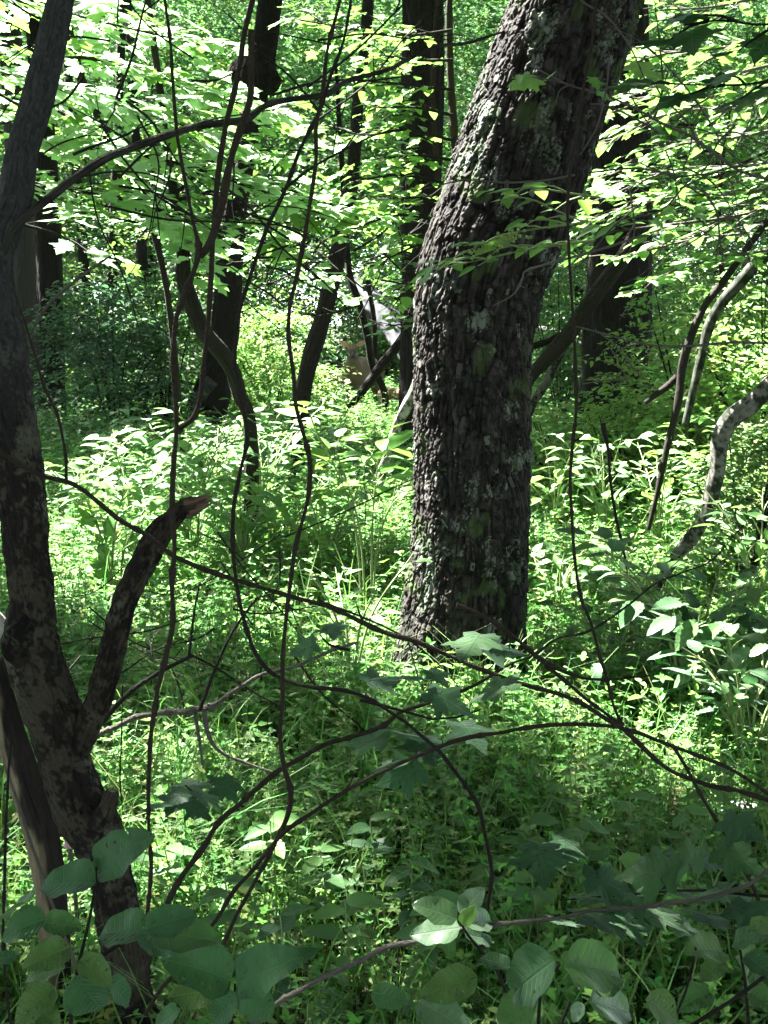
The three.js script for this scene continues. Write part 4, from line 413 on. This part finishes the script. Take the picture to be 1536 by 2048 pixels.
shrub('toothed_shrub', 'small dark shrub between trunk base and the toothed shrub', 1235, 4.6, 0.5, 0.35, 6, { ...broadO, mats: M.big, geos: LG.toothed, size: 0.1, every: 0.12, seed: 303 });
// leaves placed one by one: [baseX, baseY, tipX, tipY, face towards the viewer]
function leaves(t, list, Z, geos, mats, seed, dz = 0.03) { const r = rng(seed); for (const [x0, y0, x1, y1, k = 0.6, m] of list) { const z = Z + r.s(dz), a = W(x0, y0, z), b = W(x1, y1, z + r.s(0.04)), d = b.clone().sub(a); addLeaf(t, r.p(geos), m ?? r.p(mats), leafM(a, d, V(r.s(0.25), 1, k), d.length())); } }
leaves(vib, [[1362, 1233, 1320, 1268], [1394, 1244, 1340, 1295], [1440, 1248, 1393, 1290], [1478, 1270, 1444, 1307], [1484, 1300, 1474, 1364], [1500, 1295, 1440, 1345], [1395, 1335, 1340, 1370], [1380, 1345, 1430, 1368], [1445, 1345, 1490, 1320], [1536, 1290, 1490, 1312], [1460, 1370, 1395, 1378]], 4.0, LG.toothed, [M.sheen[1], M.big[1], M.sheen[0]], 61);
function bigLeafPlant(label, stems, Z, list, mats, seed, geos = LG.broad) { const f = stems[0], e = W(f.at(-1)[0], f.at(-1)[1], Z); const t = thing('broad_leaved_shrub', label, 'shrub', V(e.x, groundY(e.x, e.z), e.z)); for (const s of stems) part(t, 'stem', stem(s, Z, [5, 9], { seg: 6, knob: 0.15 }), M.darktwig); leaves(t, list, Z, geos, mats, seed); return t; }
const bl1 = bigLeafPlant('broad-leaved shrub with large dull green leaves, bottom left corner', [[[193, 1735], [188, 1790], [172, 1870], [150, 1960], [138, 2100], [130, 2300]], [[292, 1860], [240, 1890], [175, 1935], [150, 1990]]], 1.35, [[193, 1740, 290, 1668, 1.1], [190, 1766, 72, 1758, 0.5], [95, 1838, -5, 1868, 0.7], [85, 1846, 166, 1850, 0.8], [292, 1866, 190, 1852, 0.7], [290, 1860, 395, 1822, 0.9], [300, 1868, 435, 1868, 0.5], [275, 1880, 348, 1905, 0.5], [140, 1895, 48, 1930, 0.9], [150, 1950, 205, 2040, 1.2], [160, 1920, 222, 1962, 0.6], [130, 1936, 45, 1950, 0.4], [-15, 1925, 38, 1906, 0.6], [64, 1798, 5, 1822, 0.3], [110, 1975, 30, 2040, 0.9], [215, 1960, 268, 2010, 0.5], [60, 2000, 120, 2050, 0.6]], M.big, 62);
const bl2 = bigLeafPlant('broad-leaved shrub with four spread leaves at bottom, left of centre', [[[470, 1968], [468, 2010], [455, 2100], [450, 2300]]], 1.45, [[460, 1962, 342, 1912, 0.9], [458, 1978, 336, 1992, 0.8], [474, 1966, 586, 1910, 0.9], [474, 1974, 552, 2038, 0.9], [360, 2020, 300, 2060, 0.5], [470, 1985, 420, 2050, 0.7]], M.big, 63);
const bl3 = bigLeafPlant('shrub with a pale sunlit leaf cluster above the low grey branch', [[[922, 1846], [935, 1870], [975, 1915], [1010, 1975], [1030, 2100], [1035, 2300]]], 1.6, [[918, 1826, 968, 1776, 1.2, M.sheen[0]], [930, 1846, 992, 1832, 1.0, M.sheen[0]], [920, 1856, 818, 1868, 0.7, M.sheen[0]], [914, 1838, 828, 1802, 0.8, M.sheen[1]], [924, 1850, 950, 1812, 1.3, M.young[0]], [930, 1868, 990, 1880, 0.4]], M.big, 64);
const bl4 = bigLeafPlant('shrub with very large dark leaves along the bottom, right of centre', [[[1120, 1928], [1095, 1960], [1075, 2010], [1085, 2100], [1090, 2300]], [[1140, 2004], [1125, 2040], [1110, 2120]]], 1.3, [[955, 1952, 840, 1992, 0.9], [1110, 1922, 1000, 1992, 0.9], [1130, 1932, 1256, 1936, 1.0], [1082, 1994, 990, 2064, 1.0], [742, 1985, 822, 2004, 1.3], [838, 2004, 936, 2056, 0.9, M.sheen[0]], [1180, 2004, 1276, 2018, 0.8, M.sheen[0]], [1162, 2004, 1146, 2046, 0.9, M.sheen[0]], [1133, 1932, 1174, 1968, 0.8, M.sheen[1]], [1190, 1985, 1250, 1960, 0.6], [1290, 2000, 1370, 2040, 0.7], [1020, 1935, 960, 1910, 0.5]], M.big, 65);
const bl5 = bigLeafPlant('dark-leaved shrub in the bottom right corner', [[[1480, 1900], [1490, 1960], [1500, 2100], [1505, 2300]]], 1.45, [[1445, 1902, 1384, 1892, 0.6], [1468, 1884, 1530, 1866, 0.6], [1490, 1910, 1550, 1950, 0.7], [1470, 1915, 1525, 1975, 0.8], [1450, 1920, 1400, 1960, 0.6], [1500, 1985, 1560, 2020, 0.7], [1420, 1985, 1360, 2010, 0.7], [1500, 1860, 1560, 1845, 0.6]], M.big, 66);
function shadeMaple(label, st, Z, list, size, seed, k0 = 0.25) { const e = W(st[0][0], st[0][1], Z), t = thing('maple_branch', label, 'branch', e), r = rng(seed); part(t, 'stem', stem(st, Z, [7, 3], { seg: 6 }), M.darktwig); for (const [x, y, s = 1, k = k0] of list) { const a = r.s(3.1), p = W(x, y, Z + r.s(0.12)), d = V(Math.cos(a), -0.2 + r.s(0.15), Math.sin(a)), S = size * s * r.r(0.9, 1.15); addLeaf(t, r.p(LG.maple), r.p(M.dark), leafM(p.addScaledVector(d, -S * 0.5), d, V(r.s(0.25), 1, k + r.s(0.2)), S)); } return t; }
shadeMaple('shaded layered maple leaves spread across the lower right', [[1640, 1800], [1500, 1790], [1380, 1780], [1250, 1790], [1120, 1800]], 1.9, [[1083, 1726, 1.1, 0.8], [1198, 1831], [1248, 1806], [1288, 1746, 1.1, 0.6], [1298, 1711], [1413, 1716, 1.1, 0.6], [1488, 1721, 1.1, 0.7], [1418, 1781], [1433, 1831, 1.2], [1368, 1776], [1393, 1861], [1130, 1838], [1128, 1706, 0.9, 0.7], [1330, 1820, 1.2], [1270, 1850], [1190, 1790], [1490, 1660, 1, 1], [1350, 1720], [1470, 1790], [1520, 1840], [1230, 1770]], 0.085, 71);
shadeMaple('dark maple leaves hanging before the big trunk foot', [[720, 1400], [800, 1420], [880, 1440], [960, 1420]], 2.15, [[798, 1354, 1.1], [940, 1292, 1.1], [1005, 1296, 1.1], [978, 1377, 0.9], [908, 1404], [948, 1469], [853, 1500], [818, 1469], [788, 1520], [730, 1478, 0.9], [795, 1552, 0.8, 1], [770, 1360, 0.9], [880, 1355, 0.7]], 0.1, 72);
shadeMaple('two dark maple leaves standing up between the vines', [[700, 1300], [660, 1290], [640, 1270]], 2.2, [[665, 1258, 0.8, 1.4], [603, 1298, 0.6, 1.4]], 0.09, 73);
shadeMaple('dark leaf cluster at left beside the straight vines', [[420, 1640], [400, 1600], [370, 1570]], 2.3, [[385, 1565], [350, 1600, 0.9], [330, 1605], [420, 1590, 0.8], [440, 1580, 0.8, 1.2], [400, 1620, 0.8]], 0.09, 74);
// broad-leaved seedlings in the shade
{ const L = [[905, 1640, 3.0], [1060, 1640, 3.0], [1160, 1650, 2.9], [980, 1720, 2.7], [1060, 1730, 2.6], [1370, 1620, 3.0], [820, 1720, 2.6], [690, 1800, 2.4], [640, 1700, 2.7], [880, 1560, 3.4], [1130, 1560, 3.4], [1260, 1590, 3.1], [1000, 1560, 3.5], [540, 1640, 2.9], [450, 1760, 2.5], [740, 1640, 2.9], [1420, 1540, 3.4], [1200, 1500, 3.7], [620, 1560, 3.4], [700, 1480, 4], [330, 1700, 2.8], [560, 1830, 2.3], [1240, 1720, 2.5], [860, 1800, 2.4]];
  L.forEach(([x, y, Z], i) => { const r = rng(900 + i), top = W(x, y, Z), b = V(top.x + r.s(0.03), groundY(top.x, top.z), top.z), t = thing('seedling', nearTo(i % 2 ? 'small seedling with smooth leaves growing' : 'small seedling with toothed leaves growing', x, y), 'seedling', b, 'seedlings in the shaded undergrowth'); if (top.y < b.y + 0.12) top.y = b.y + r.r(0.18, 0.35); part(t, 'stem', tube([b, b.clone().lerp(top, 0.5).add(V(0.01, 0, 0)), top], [0.003, 0.0025, 0.0015], { seg: 4, rows: 5 }), M.greenstem); const n = 5 + Math.floor(r() * 4); for (let k = 0; k < n; k++) { const a = k * 2.4 + r.s(0.3), d = V(Math.cos(a), r.r(-0.2, 0.3), Math.sin(a)), s = r.r(0.055, 0.095), p = top.clone().lerp(b, (k / n) * 0.4); addLeaf(t, r.p(i % 2 ? LG.ovate : LG.toothed), r.p(i % 3 ? M.mid : M.big), leafM(p, d, V(r.s(0.2), 1, 0.3 + r.s(0.2)), s)); } }); }
// grass tuft at the foot of the big tree, every blade a part
{ const b = G(985, 4.35); const t = thing('grass_tuft', 'arching grass blades before the big tree foot', 'grass tuft', b); const r = rng(12), gm = [leafMat(0.10, 0.2, 0.04), leafMat(0.13, 0.23, 0.05)]; for (let i = 0; i < 34; i++) { const g = blade(r, r.r(0.28, 0.62), r.r(0.003, 0.0055)); const m = new THREE.Mesh(g, r.p(gm)); m.name = 'grass_blade'; m.castShadow = m.receiveShadow = true; m.position.set(r.s(0.14), 0, r.s(0.08)); t.add(m); } }

// ---------------------------------------------------------------- small-leaved bushes (far enough that their leaves read as a mass)
const proj = (p) => { const y = p.y - EYE, d = -p.z * cp - y * sp, u = y * cp - p.z * sp; return [768 + p.x * F / d, 1024 - u * F / d, d]; };
const hidesDeer = (p) => { if (p.z < -19.3) return false; const [x, y] = proj(p); return (x > 676 && x < 752 && y > 660 && y < 800) || (x > 770 && x < 822 && y > 772 && y < 822); };
const SP = [sprig(1, 12, 0.2), sprig(2, 12, 0.2), sprig(3, 10, 0.24)], SPF = [sprig(4, 14, 0.24, { wide: 0.4, th: 0.2 }), sprig(5, 14, 0.22, { wide: 0.4, th: 0.2 })];
SPF.forEach((g) => g.translate(-0.5, 0, 0));
const place = (p, r, s, tilt = 0.5) => { const a = r() * 6.283; return leafM(p, V(Math.cos(a), r.s(tilt), Math.sin(a)), V(r.s(tilt), 1, r.s(tilt)), s); };
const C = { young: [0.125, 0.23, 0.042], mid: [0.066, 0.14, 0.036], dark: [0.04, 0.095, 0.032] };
function bush(label, px, Z, h, rad, n, col, o = {}) { const b = G(px, Z), r = rng(o.seed ?? px * 3 + 1), t = thing(o.name ?? 'bush', label, o.cat ?? 'bush', b); const ss = []; for (let i = 0; i < 7; i++) { const a = r() * 6.28, q = rad * r.r(0.2, 0.8); ss.push(tube([b.clone(), b.clone().add(V(Math.cos(a) * q * 0.5, h * 0.5, Math.sin(a) * q * 0.5)), b.clone().add(V(Math.cos(a) * q, h * r.r(0.7, 1), Math.sin(a) * q))], [0.014, 0.01, 0.003], { seg: 5, rows: 8 })); } part(t, 'stems', mergeGeometries(ss), M.darktwig);
  const items = [], low = o.low ?? 0.12; let guard = 0; while (items.length < n && guard++ < n * 20) { const v = V(r.s(1), r(), r.s(1)); const ell = Math.hypot(v.x, v.z); if (ell > (1 - 0.5 * v.y * v.y) * (0.6 + 0.75 * noise(Math.atan2(v.z, v.x) * 1.6 + px, v.y * 3, 4))) continue; if (noise(v.x * 3.1 + px, v.y * 2.2 * h, v.z * 3.1) < 0.5) continue; const p = b.clone().add(V(v.x * rad, h * mix(low, 1, v.y), v.z * rad)); if (hidesDeer(p)) continue; items.push([place(p, r, (o.size ?? 0.42) * r.r(0.7, 1.2)), tint(r, col)]); }
  stuffMesh('leaves', r.p(SP), M.inst, items, t); return t; }
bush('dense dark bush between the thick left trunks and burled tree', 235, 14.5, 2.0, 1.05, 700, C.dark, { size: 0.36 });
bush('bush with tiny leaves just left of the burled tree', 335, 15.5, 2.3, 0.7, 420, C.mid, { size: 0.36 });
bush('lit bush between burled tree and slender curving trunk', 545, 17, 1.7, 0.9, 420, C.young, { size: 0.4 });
bush('low lit bush right beyond the slender curving trunk', 655, 18, 0.9, 0.8, 260, C.young, { size: 0.36 });
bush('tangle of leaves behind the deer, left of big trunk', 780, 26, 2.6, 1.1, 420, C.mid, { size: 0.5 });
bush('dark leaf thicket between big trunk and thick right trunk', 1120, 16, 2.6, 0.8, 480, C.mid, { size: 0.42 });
bush('sunlit small-leaved bush right of the thick right trunk', 1390, 9.5, 2.0, 0.85, 700, C.young, { size: 0.3 });
bush('sunlit small-leaved bush at the far right edge', 1530, 8.6, 1.9, 0.8, 650, C.young, { size: 0.3 });
bush('low sunlit bush before the thick right trunk', 1260, 9.2, 0.95, 0.8, 420, C.young, { size: 0.28 });
bush('mounded low bush between the leaning logs and thick trunk', 1130, 10.5, 0.8, 0.8, 380, C.young, { size: 0.28 });
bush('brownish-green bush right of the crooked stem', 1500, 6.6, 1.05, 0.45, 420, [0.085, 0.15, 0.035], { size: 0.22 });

// ---------------------------------------------------------------- deer and fawn
function flesh(bones, N, colorAt, pad = 0.06) { // a smooth union of tapered capsules, meshed on a grid
  let lo = V(9, 9, 9), hi = V(-9, -9, -9); for (const [a, b, ra, rb] of bones) for (const [p, r] of [[a, ra], [b, rb]]) { lo.min(V(p[0] - r, p[1] - r, p[2] - r)); hi.max(V(p[0] + r, p[1] + r, p[2] + r)); } const c = lo.clone().add(hi).multiplyScalar(0.5), half = Math.max(hi.x - lo.x, hi.y - lo.y, hi.z - lo.z) / 2 + pad;
  const mc = new MarchingCubes(N, new THREE.MeshStandardMaterial(), false, false, 200000), k = 0.035 * half;
  for (let z = 0; z < N; z++) for (let y = 0; y < N; y++) for (let x = 0; x < N; x++) { const px = c.x + (x / (N / 2) - 1) * half, py = c.y + (y / (N / 2) - 1) * half, pz = c.z + (z / (N / 2) - 1) * half; let s = 0; for (const [a, b, ra, rb, sq = 1] of bones) { const ax = px - a[0], ay = py - a[1], az = pz - a[2], bx = b[0] - a[0], by = b[1] - a[1], bz = b[2] - a[2], t = Math.min(1, Math.max(0, (ax * bx + ay * by + az * bz) / (bx * bx + by * by + bz * bz))); const d = Math.hypot((ax - bx * t) / sq, ay - by * t, az - bz * t) - mix(ra, rb, t); s += Math.exp(-d / k); } mc.field[z * N * N + y * N + x] = k * Math.log(Math.max(s, 1e-30)); }
  mc.isolation = 0; mc.update(); const n = mc.count ?? mc.geometry.drawRange.count, pos = new Float32Array(n * 3), nor = new Float32Array(n * 3), col = new Float32Array(n * 3);
  for (let i = 0; i < n; i++) { const p = [0, 1, 2].map((q) => mc.positionArray[i * 3 + q] * half + [c.x, c.y, c.z][q]); pos.set(p, i * 3); for (let q = 0; q < 3; q++) nor[i * 3 + q] = mc.normalArray[i * 3 + q]; col.set(colorAt(...p), i * 3); }
  const g = new THREE.BufferGeometry(); g.setAttribute('position', new THREE.BufferAttribute(pos, 3)); g.setAttribute('normal', new THREE.BufferAttribute(nor, 3)); g.setAttribute('color', new THREE.BufferAttribute(col, 3)); return g; }
const fur = new THREE.MeshStandardMaterial({ name: 'fur', vertexColors: true, roughness: 0.95 }), eyeM = new THREE.MeshStandardMaterial({ name: 'eye', color: new THREE.Color().setRGB(0.01, 0.008, 0.006), roughness: 0.15 });
function earGeo(len, wid) { const g = new THREE.SphereGeometry(0.5, 14, 12); g.scale(wid, len, 0.03); const p = g.attributes.position; for (let i = 0; i < p.count; i++) { const y = p.getY(i) / len + 0.5; p.setX(i, p.getX(i) * (1.15 - 0.75 * y)); p.setZ(i, p.getZ(i) - 0.25 * Math.pow(p.getX(i), 2) / wid * -1); p.setY(i, p.getY(i) + len * 0.5); } g.computeVertexNormals(); const col = []; for (let i = 0; i < p.count; i++) { const inner = g.attributes.normal.getZ(i) > 0.2; col.push(...(inner ? [0.34, 0.19, 0.15] : [0.16, 0.09, 0.055])); } g.setAttribute('color', new THREE.Float32BufferAttribute(col, 3)); return g; }
{ const at = W(706, 800, 19), base = V(at.x, groundY(at.x, at.z), at.z); const deer = thing('deer', 'alert brown doe facing the viewer among the far leaves', 'deer', base);
  const bones = [[[0, 0.74, 0.05], [0.1, 0.8, -0.3], 0.185, 0.2], [[0.1, 0.8, -0.3], [0.24, 0.82, -0.75], 0.2, 0.19], [[0, 0.86, 0.06], [-0.005, 1.1, 0.17], 0.11, 0.066], [[0, 0.7, 0.1], [0, 0.86, 0.12], 0.14, 0.12], [[0.0, 1.16, 0.17], [0.005, 1.12, 0.26], 0.078, 0.06], [[0.005, 1.11, 0.27], [0.008, 1.055, 0.36], 0.05, 0.034],
    [[-0.1, 0.66, 0.06], [-0.1, 0.4, 0.08], 0.085, 0.042], [[-0.1, 0.4, 0.08], [-0.1, 0.05, 0.06], 0.036, 0.024], [[0.1, 0.66, 0.04], [0.105, 0.4, 0.06], 0.085, 0.042], [[0.105, 0.4, 0.06], [0.105, 0.05, 0.04], 0.036, 0.024],
    [[0.15, 0.72, -0.75], [0.13, 0.5, -0.62], 0.13, 0.07], [[0.13, 0.5, -0.62], [0.13, 0.36, -0.8], 0.06, 0.036], [[0.13, 0.36, -0.8], [0.13, 0.04, -0.76], 0.032, 0.022], [[0.36, 0.72, -0.7], [0.36, 0.5, -0.58], 0.13, 0.07], [[0.36, 0.5, -0.58], [0.36, 0.36, -0.76], 0.06, 0.036], [[0.36, 0.36, -0.76], [0.36, 0.04, -0.72], 0.032, 0.022], [[0.28, 0.88, -0.9], [0.3, 0.7, -0.98], 0.04, 0.025]];
  part(deer, 'body', flesh(bones, 110, (x, y, z) => { const n = 0.85 + 0.3 * noise(x * 30, y * 30, z * 30); let c = [0.12, 0.076, 0.046]; if (y > 1.17 && z > 0.14) c = [0.15, 0.075, 0.045]; else if (z > 0.33 && y > 1.0) c = [0.03, 0.026, 0.024]; else if (z > 0.24 && y > 1.0 && y < 1.09) c = [0.24, 0.2, 0.17]; else if (y > 1.0) c = [0.085, 0.062, 0.046]; else if (y > 0.95 && z > 0.13) c = [0.12, 0.095, 0.075]; else if (y < 0.6 && z > -0.5 && Math.abs(x) < 0.16) c = [0.2, 0.16, 0.12]; if (y < 0.06) c = [0.02, 0.018, 0.016]; return c.map((v) => v * n * 0.72); }), fur, true);
  for (const s of [-1, 1]) { const e = part(deer, 'ear', earGeo(0.18, 0.095), fur, true); e.position.set(s * 0.06, 1.2, 0.15); e.rotation.set(-0.1, s * 0.2, -s * 1.08); const y = part(deer, 'eye', new THREE.SphereGeometry(0.014, 10, 8), eyeM, true); y.position.set(s * 0.062, 1.155, 0.222); }
  const n = part(deer, 'nose', new THREE.SphereGeometry(0.024, 10, 8), eyeM, true); n.scale.set(1.1, 0.8, 0.8); n.position.set(0.008, 1.056, 0.388); }
{ const at = W(795, 815, 18.6), base = V(at.x, groundY(at.x, at.z), at.z); const fawn = thing('fawn', 'small reddish spotted fawn half hidden left of big trunk', 'fawn', base); fawn.rotation.y = 1.15;
  const bones = [[[0, 0.43, 0.12], [0, 0.45, -0.2], 0.085, 0.092], [[0, 0.5, 0.15], [0, 0.56, 0.27], 0.055, 0.042], [[0, 0.58, 0.27], [0, 0.55, 0.35], 0.046, 0.034], [[0, 0.545, 0.36], [0, 0.52, 0.4], 0.028, 0.02], [[-0.05, 0.38, 0.13], [-0.05, 0.02, 0.13], 0.036, 0.014], [[0.05, 0.38, 0.11], [0.05, 0.02, 0.1], 0.036, 0.014], [[-0.05, 0.4, -0.2], [-0.05, 0.2, -0.27], 0.055, 0.02], [[-0.05, 0.2, -0.27], [-0.05, 0.02, -0.23], 0.018, 0.013], [[0.05, 0.4, -0.2], [0.05, 0.2, -0.25], 0.055, 0.02], [[0.05, 0.2, -0.25], [0.05, 0.02, -0.21], 0.018, 0.013], [[0, 0.5, -0.28], [0, 0.42, -0.33], 0.022, 0.014]];
  const spot = (x, y, z) => { const i = Math.floor(z * 20), j = Math.floor(y * 20); return hash(i, j, 4) > 0.35 && Math.hypot(z * 20 - i - 0.5, y * 20 - j - 0.5) < 0.3; };
  part(fawn, 'body', flesh(bones, 84, (x, y, z) => (y > 0.4 && z < 0.16 && spot(x, y, z) ? [0.55, 0.48, 0.4] : y < 0.36 ? [0.2, 0.14, 0.09] : [0.2, 0.09, 0.05]), 0.04), fur, true);
  for (const s of [-1, 1]) { const e = part(fawn, 'ear', earGeo(0.085, 0.045), fur, true); e.position.set(s * 0.035, 0.61, 0.25); e.rotation.set(-0.2, s * 0.3, -s * 0.8); const y = part(fawn, 'eye', new THREE.SphereGeometry(0.009, 8, 6), eyeM, true); y.position.set(s * 0.034, 0.575, 0.325); } }
{ const p = W(140, 1692, 2.6), t = thing('mushroom', 'small pinkish mushroom cap between the dead stem and forked tree', 'mushroom', V(p.x, groundY(p.x, p.z), p.z)); const mm = new THREE.MeshStandardMaterial({ name: 'mushroom', color: new THREE.Color().setRGB(0.34, 0.2, 0.2), roughness: 0.7 }); const cap = new THREE.LatheGeometry([[0.001, 0.014], [0.008, 0.013], [0.013, 0.008], [0.0155, 0.001], [0.013, -0.002], [0.006, 0.001], [0.001, 0.001]].map((a) => new THREE.Vector2(...a)), 18); cap.translate(p.x, p.y, p.z); part(t, 'cap', cap, mm); part(t, 'stalk', tube([V(p.x, 0, p.z), V(p.x + 0.01, p.y * 0.5, p.z), p.clone()], [0.006, 0.005, 0.005], { seg: 8 }), M.greytwig); }
{ const p = G(1516, 3.6), g = new THREE.IcosahedronGeometry(0.085, 4), a = g.attributes.position; for (let i = 0; i < a.count; i++) { const v = V(a.getX(i), a.getY(i), a.getZ(i)), n = 1 + 0.5 * (fbm(v.x * 14 + 3, v.y * 14, v.z * 14, 3) - 0.5); a.setXYZ(i, v.x * n * 1.4 + p.x, v.y * n * 0.75 + p.y + 0.03, v.z * n + p.z); } g.computeVertexNormals(); solo('stone', g, new THREE.MeshStandardMaterial({ name: 'stone', color: new THREE.Color().setRGB(0.42, 0.4, 0.42), roughness: 0.9, bumpMap: twigT, bumpScale: 0.003 }), 'pale lavender-grey stone at the lower right edge', 'stone'); }

// ---------------------------------------------------------------- ground cover
{ const r = rng(2024), H = [herb(1, 0.34, 5, 0.05, { whorl: 4 }), herb(2, 0.26, 4, 0.06, { whorl: 3 }), herb(3, 0.42, 6, 0.045, { whorl: 4 }), herb(4, 0.2, 3, 0.075, { whorl: 3 }), herb(5, 0.3, 4, 0.085, { whorl: 2, geos: LG.simple }), herb(6, 0.16, 2, 0.06, { whorl: 4 })], T = [tuft(1, 9, 0.4, 0.0035), tuft(2, 8, 0.3, 0.003), tuft(3, 6, 0.55, 0.004)];
  const hi = H.map(() => []), ti = T.map(() => []);
  const put = (Z, dens, gd) => { for (let k = 0; k < dens; k++) { const z = Z + r() * 0.25, x = r.s(0.34 * z + 1.7), p = V(x, groundY(x, -z), -z); if (Math.hypot(x - bigBase.x, z - 4.95) < 0.33) continue; const n = fbm(x * 1.1 + 20, z * 1.1, 3, 2); const q = r(), i = n > (z < 5.5 ? 0.38 : 0.5) ? (q < 0.45 ? 0 : q < 0.7 ? 2 : q < 0.9 ? 1 : 4) : (q < 0.35 ? 3 : q < 0.6 ? 4 : q < 0.8 ? 1 : q < 0.9 ? 0 : 5); const s = r.r(0.6, 1.15) * (z < 4.2 ? 0.72 : 1) * (z > 9 ? 1.3 : 1);
      const a = r() * 6.28, m = new THREE.Matrix4().compose(p, new THREE.Quaternion().setFromEuler(new THREE.Euler(r.s(0.3), a, r.s(0.3))), V(s, s * r.r(0.8, 1.2), s)); const top = p.clone(); top.y += 0.35 * s; if (hidesDeer(top) && z > 12) continue; hi[i].push([m, tint(r, r() < 0.45 ? [0.13, 0.26, 0.046] : [0.09, 0.208, 0.042], 0.3)]); }
    for (let k = 0; k < gd; k++) { const z = Z + r() * 0.25, x = r.s(0.34 * z + 1.7); if (Math.hypot(x - bigBase.x, z - 4.95) < 0.32) continue; const s = r.r(0.5, 1.1), p = V(x, groundY(x, -z), -z); const i = Math.floor(r() * 3); ti[i].push([new THREE.Matrix4().compose(p, new THREE.Quaternion().setFromEuler(new THREE.Euler(r.s(0.25), r() * 6.28, r.s(0.25))), V(s, s, s)), tint(r, [0.10, 0.205, 0.04], 0.3)]); } };
  for (let Z = 1.6; Z < 26; Z += 0.25) { const w = 2 * (0.34 * Z + 1.7) * 0.25, d = Z < 4.5 ? 520 : Z < 8 ? 220 : Z < 14 ? 120 : 80; put(Z, Math.round(w * d), Math.round(w * (Z < 5 ? 110 : Z < 9 ? 70 : 25))); }
  H.forEach((g, i) => stuffMesh(numbered('undergrowth'), g, M.inst, hi[i]) && tag(scene.children.at(-1), ['fine whorled green herbs carpeting the forest floor', 'small-leaved green herbs mixed through the floor', 'taller whorled herbs standing above the floor carpet', 'low broad-leaved green herbs near the ground', 'paired-leaf herbs scattered over the forest floor', 'tiny green seedlings hugging the forest floor'][i], 'undergrowth'));
  T.forEach((g, i) => stuffMesh(numbered('grass'), g, M.grass, ti[i]) && tag(scene.children.at(-1), ['thin green grass blades among the herbs', 'short fine grass among the herbs', 'long arching grass blades among the herbs'][i], 'grass')); }

// ---------------------------------------------------------------- the far woods and the canopy overhead
{ const r = rng(31), items = [[], []]; const N = 64000; let k = 0, guard = 0; while (k < N && guard++ < N * 6) { const z = -(20 + 52 * Math.pow(r(), 0.8)), x = r.s(-z * 0.4 + 8), y = Math.pow(r(), 1.25) * (1.5 + -z * 0.27) + 0.1; if (noise(x * 0.24, y * 0.4, z * 0.24) < 0.45) continue; const p = V(x, y, z); if (z > -24) { const [px, py] = proj(p); if (px > 660 && px < 840 && py > 640 && py < 830 && r() < 0.92) continue; } k++; const far = sm(20, 70, -z); items[k % 2].push([place(p, r, mix(0.55, 1.3, far) * r.r(0.7, 1.2)), tint(r, r() < 0.75 ? C.mid : C.young, 0.3)]); }
  items.forEach((it, i) => tag(stuffMesh(numbered('far_woods'), SPF[i], M.inst, it), ['distant woodland leaves reading as one green mass', 'deeper layer of distant woodland leaves'][i], 'woodland')); }
{ const r = rng(55), items = []; for (let k = 0; k < 16000; k++) { const a = mix(0.42, 2 * Math.PI - 0.42, r()), d = 13 + 20 * r(), x = Math.sin(a) * d, z = -Math.cos(a) * d, y = Math.pow(r(), 1.1) * 14; if (z < 0 && Math.abs(x) < -z * 0.36 + 5) continue; if (noise(x * 0.4, y * 0.4, z * 0.4) < 0.3) continue; items.push([place(V(x, y, z), r, r.r(0.9, 1.5)), tint(r, C.mid, 0.3)]); }
  tag(stuffMesh('surrounding_woods', SPF[0], M.inst, items), 'leafy woodland closing in round the clearing outside the view', 'woodland'); }
{ const r = rng(77), items = [[], []]; const CN = 230000; for (let k = 0; k < CN; k++) { const gz = 16 - 92 * Math.pow(r(), 1.1), gx = r.s(17 + Math.max(0, -gz) * 0.34), h = r.r(6.5, 15), q = V(gx, h, gz); const g = q.clone().addScaledVector(SUN, -h / SUN.y), far = sm(10, 22, -g.z), near = sm(3.4, 4.6, -g.z) * sm(11, 9, -g.z); if (r() > mix(1, 0.8, far)) continue; const o = open(q.dot(SU), q.dot(SV), mix(0.3 + 0.05 * far, 0.455, near)); if (r() > o) continue; const [px, py, d] = proj(q); if (d > 0.5 && py > -60 && d < 24) continue; items[k % 2].push([place(q, r, r.r(0.5, 0.85), 0.35), tint(r, C.mid, 0.25)]); }
  items.forEach((it, i) => tag(stuffMesh(numbered('canopy'), SPF[i], M.inst, it), ['leafy crowns of the woodland overhead, upper layer', 'leafy crowns of the woodland overhead, lower layer'][i], 'canopy')); console.log('canopy', items[0].length + items[1].length); }

renderer.render(scene, camera);
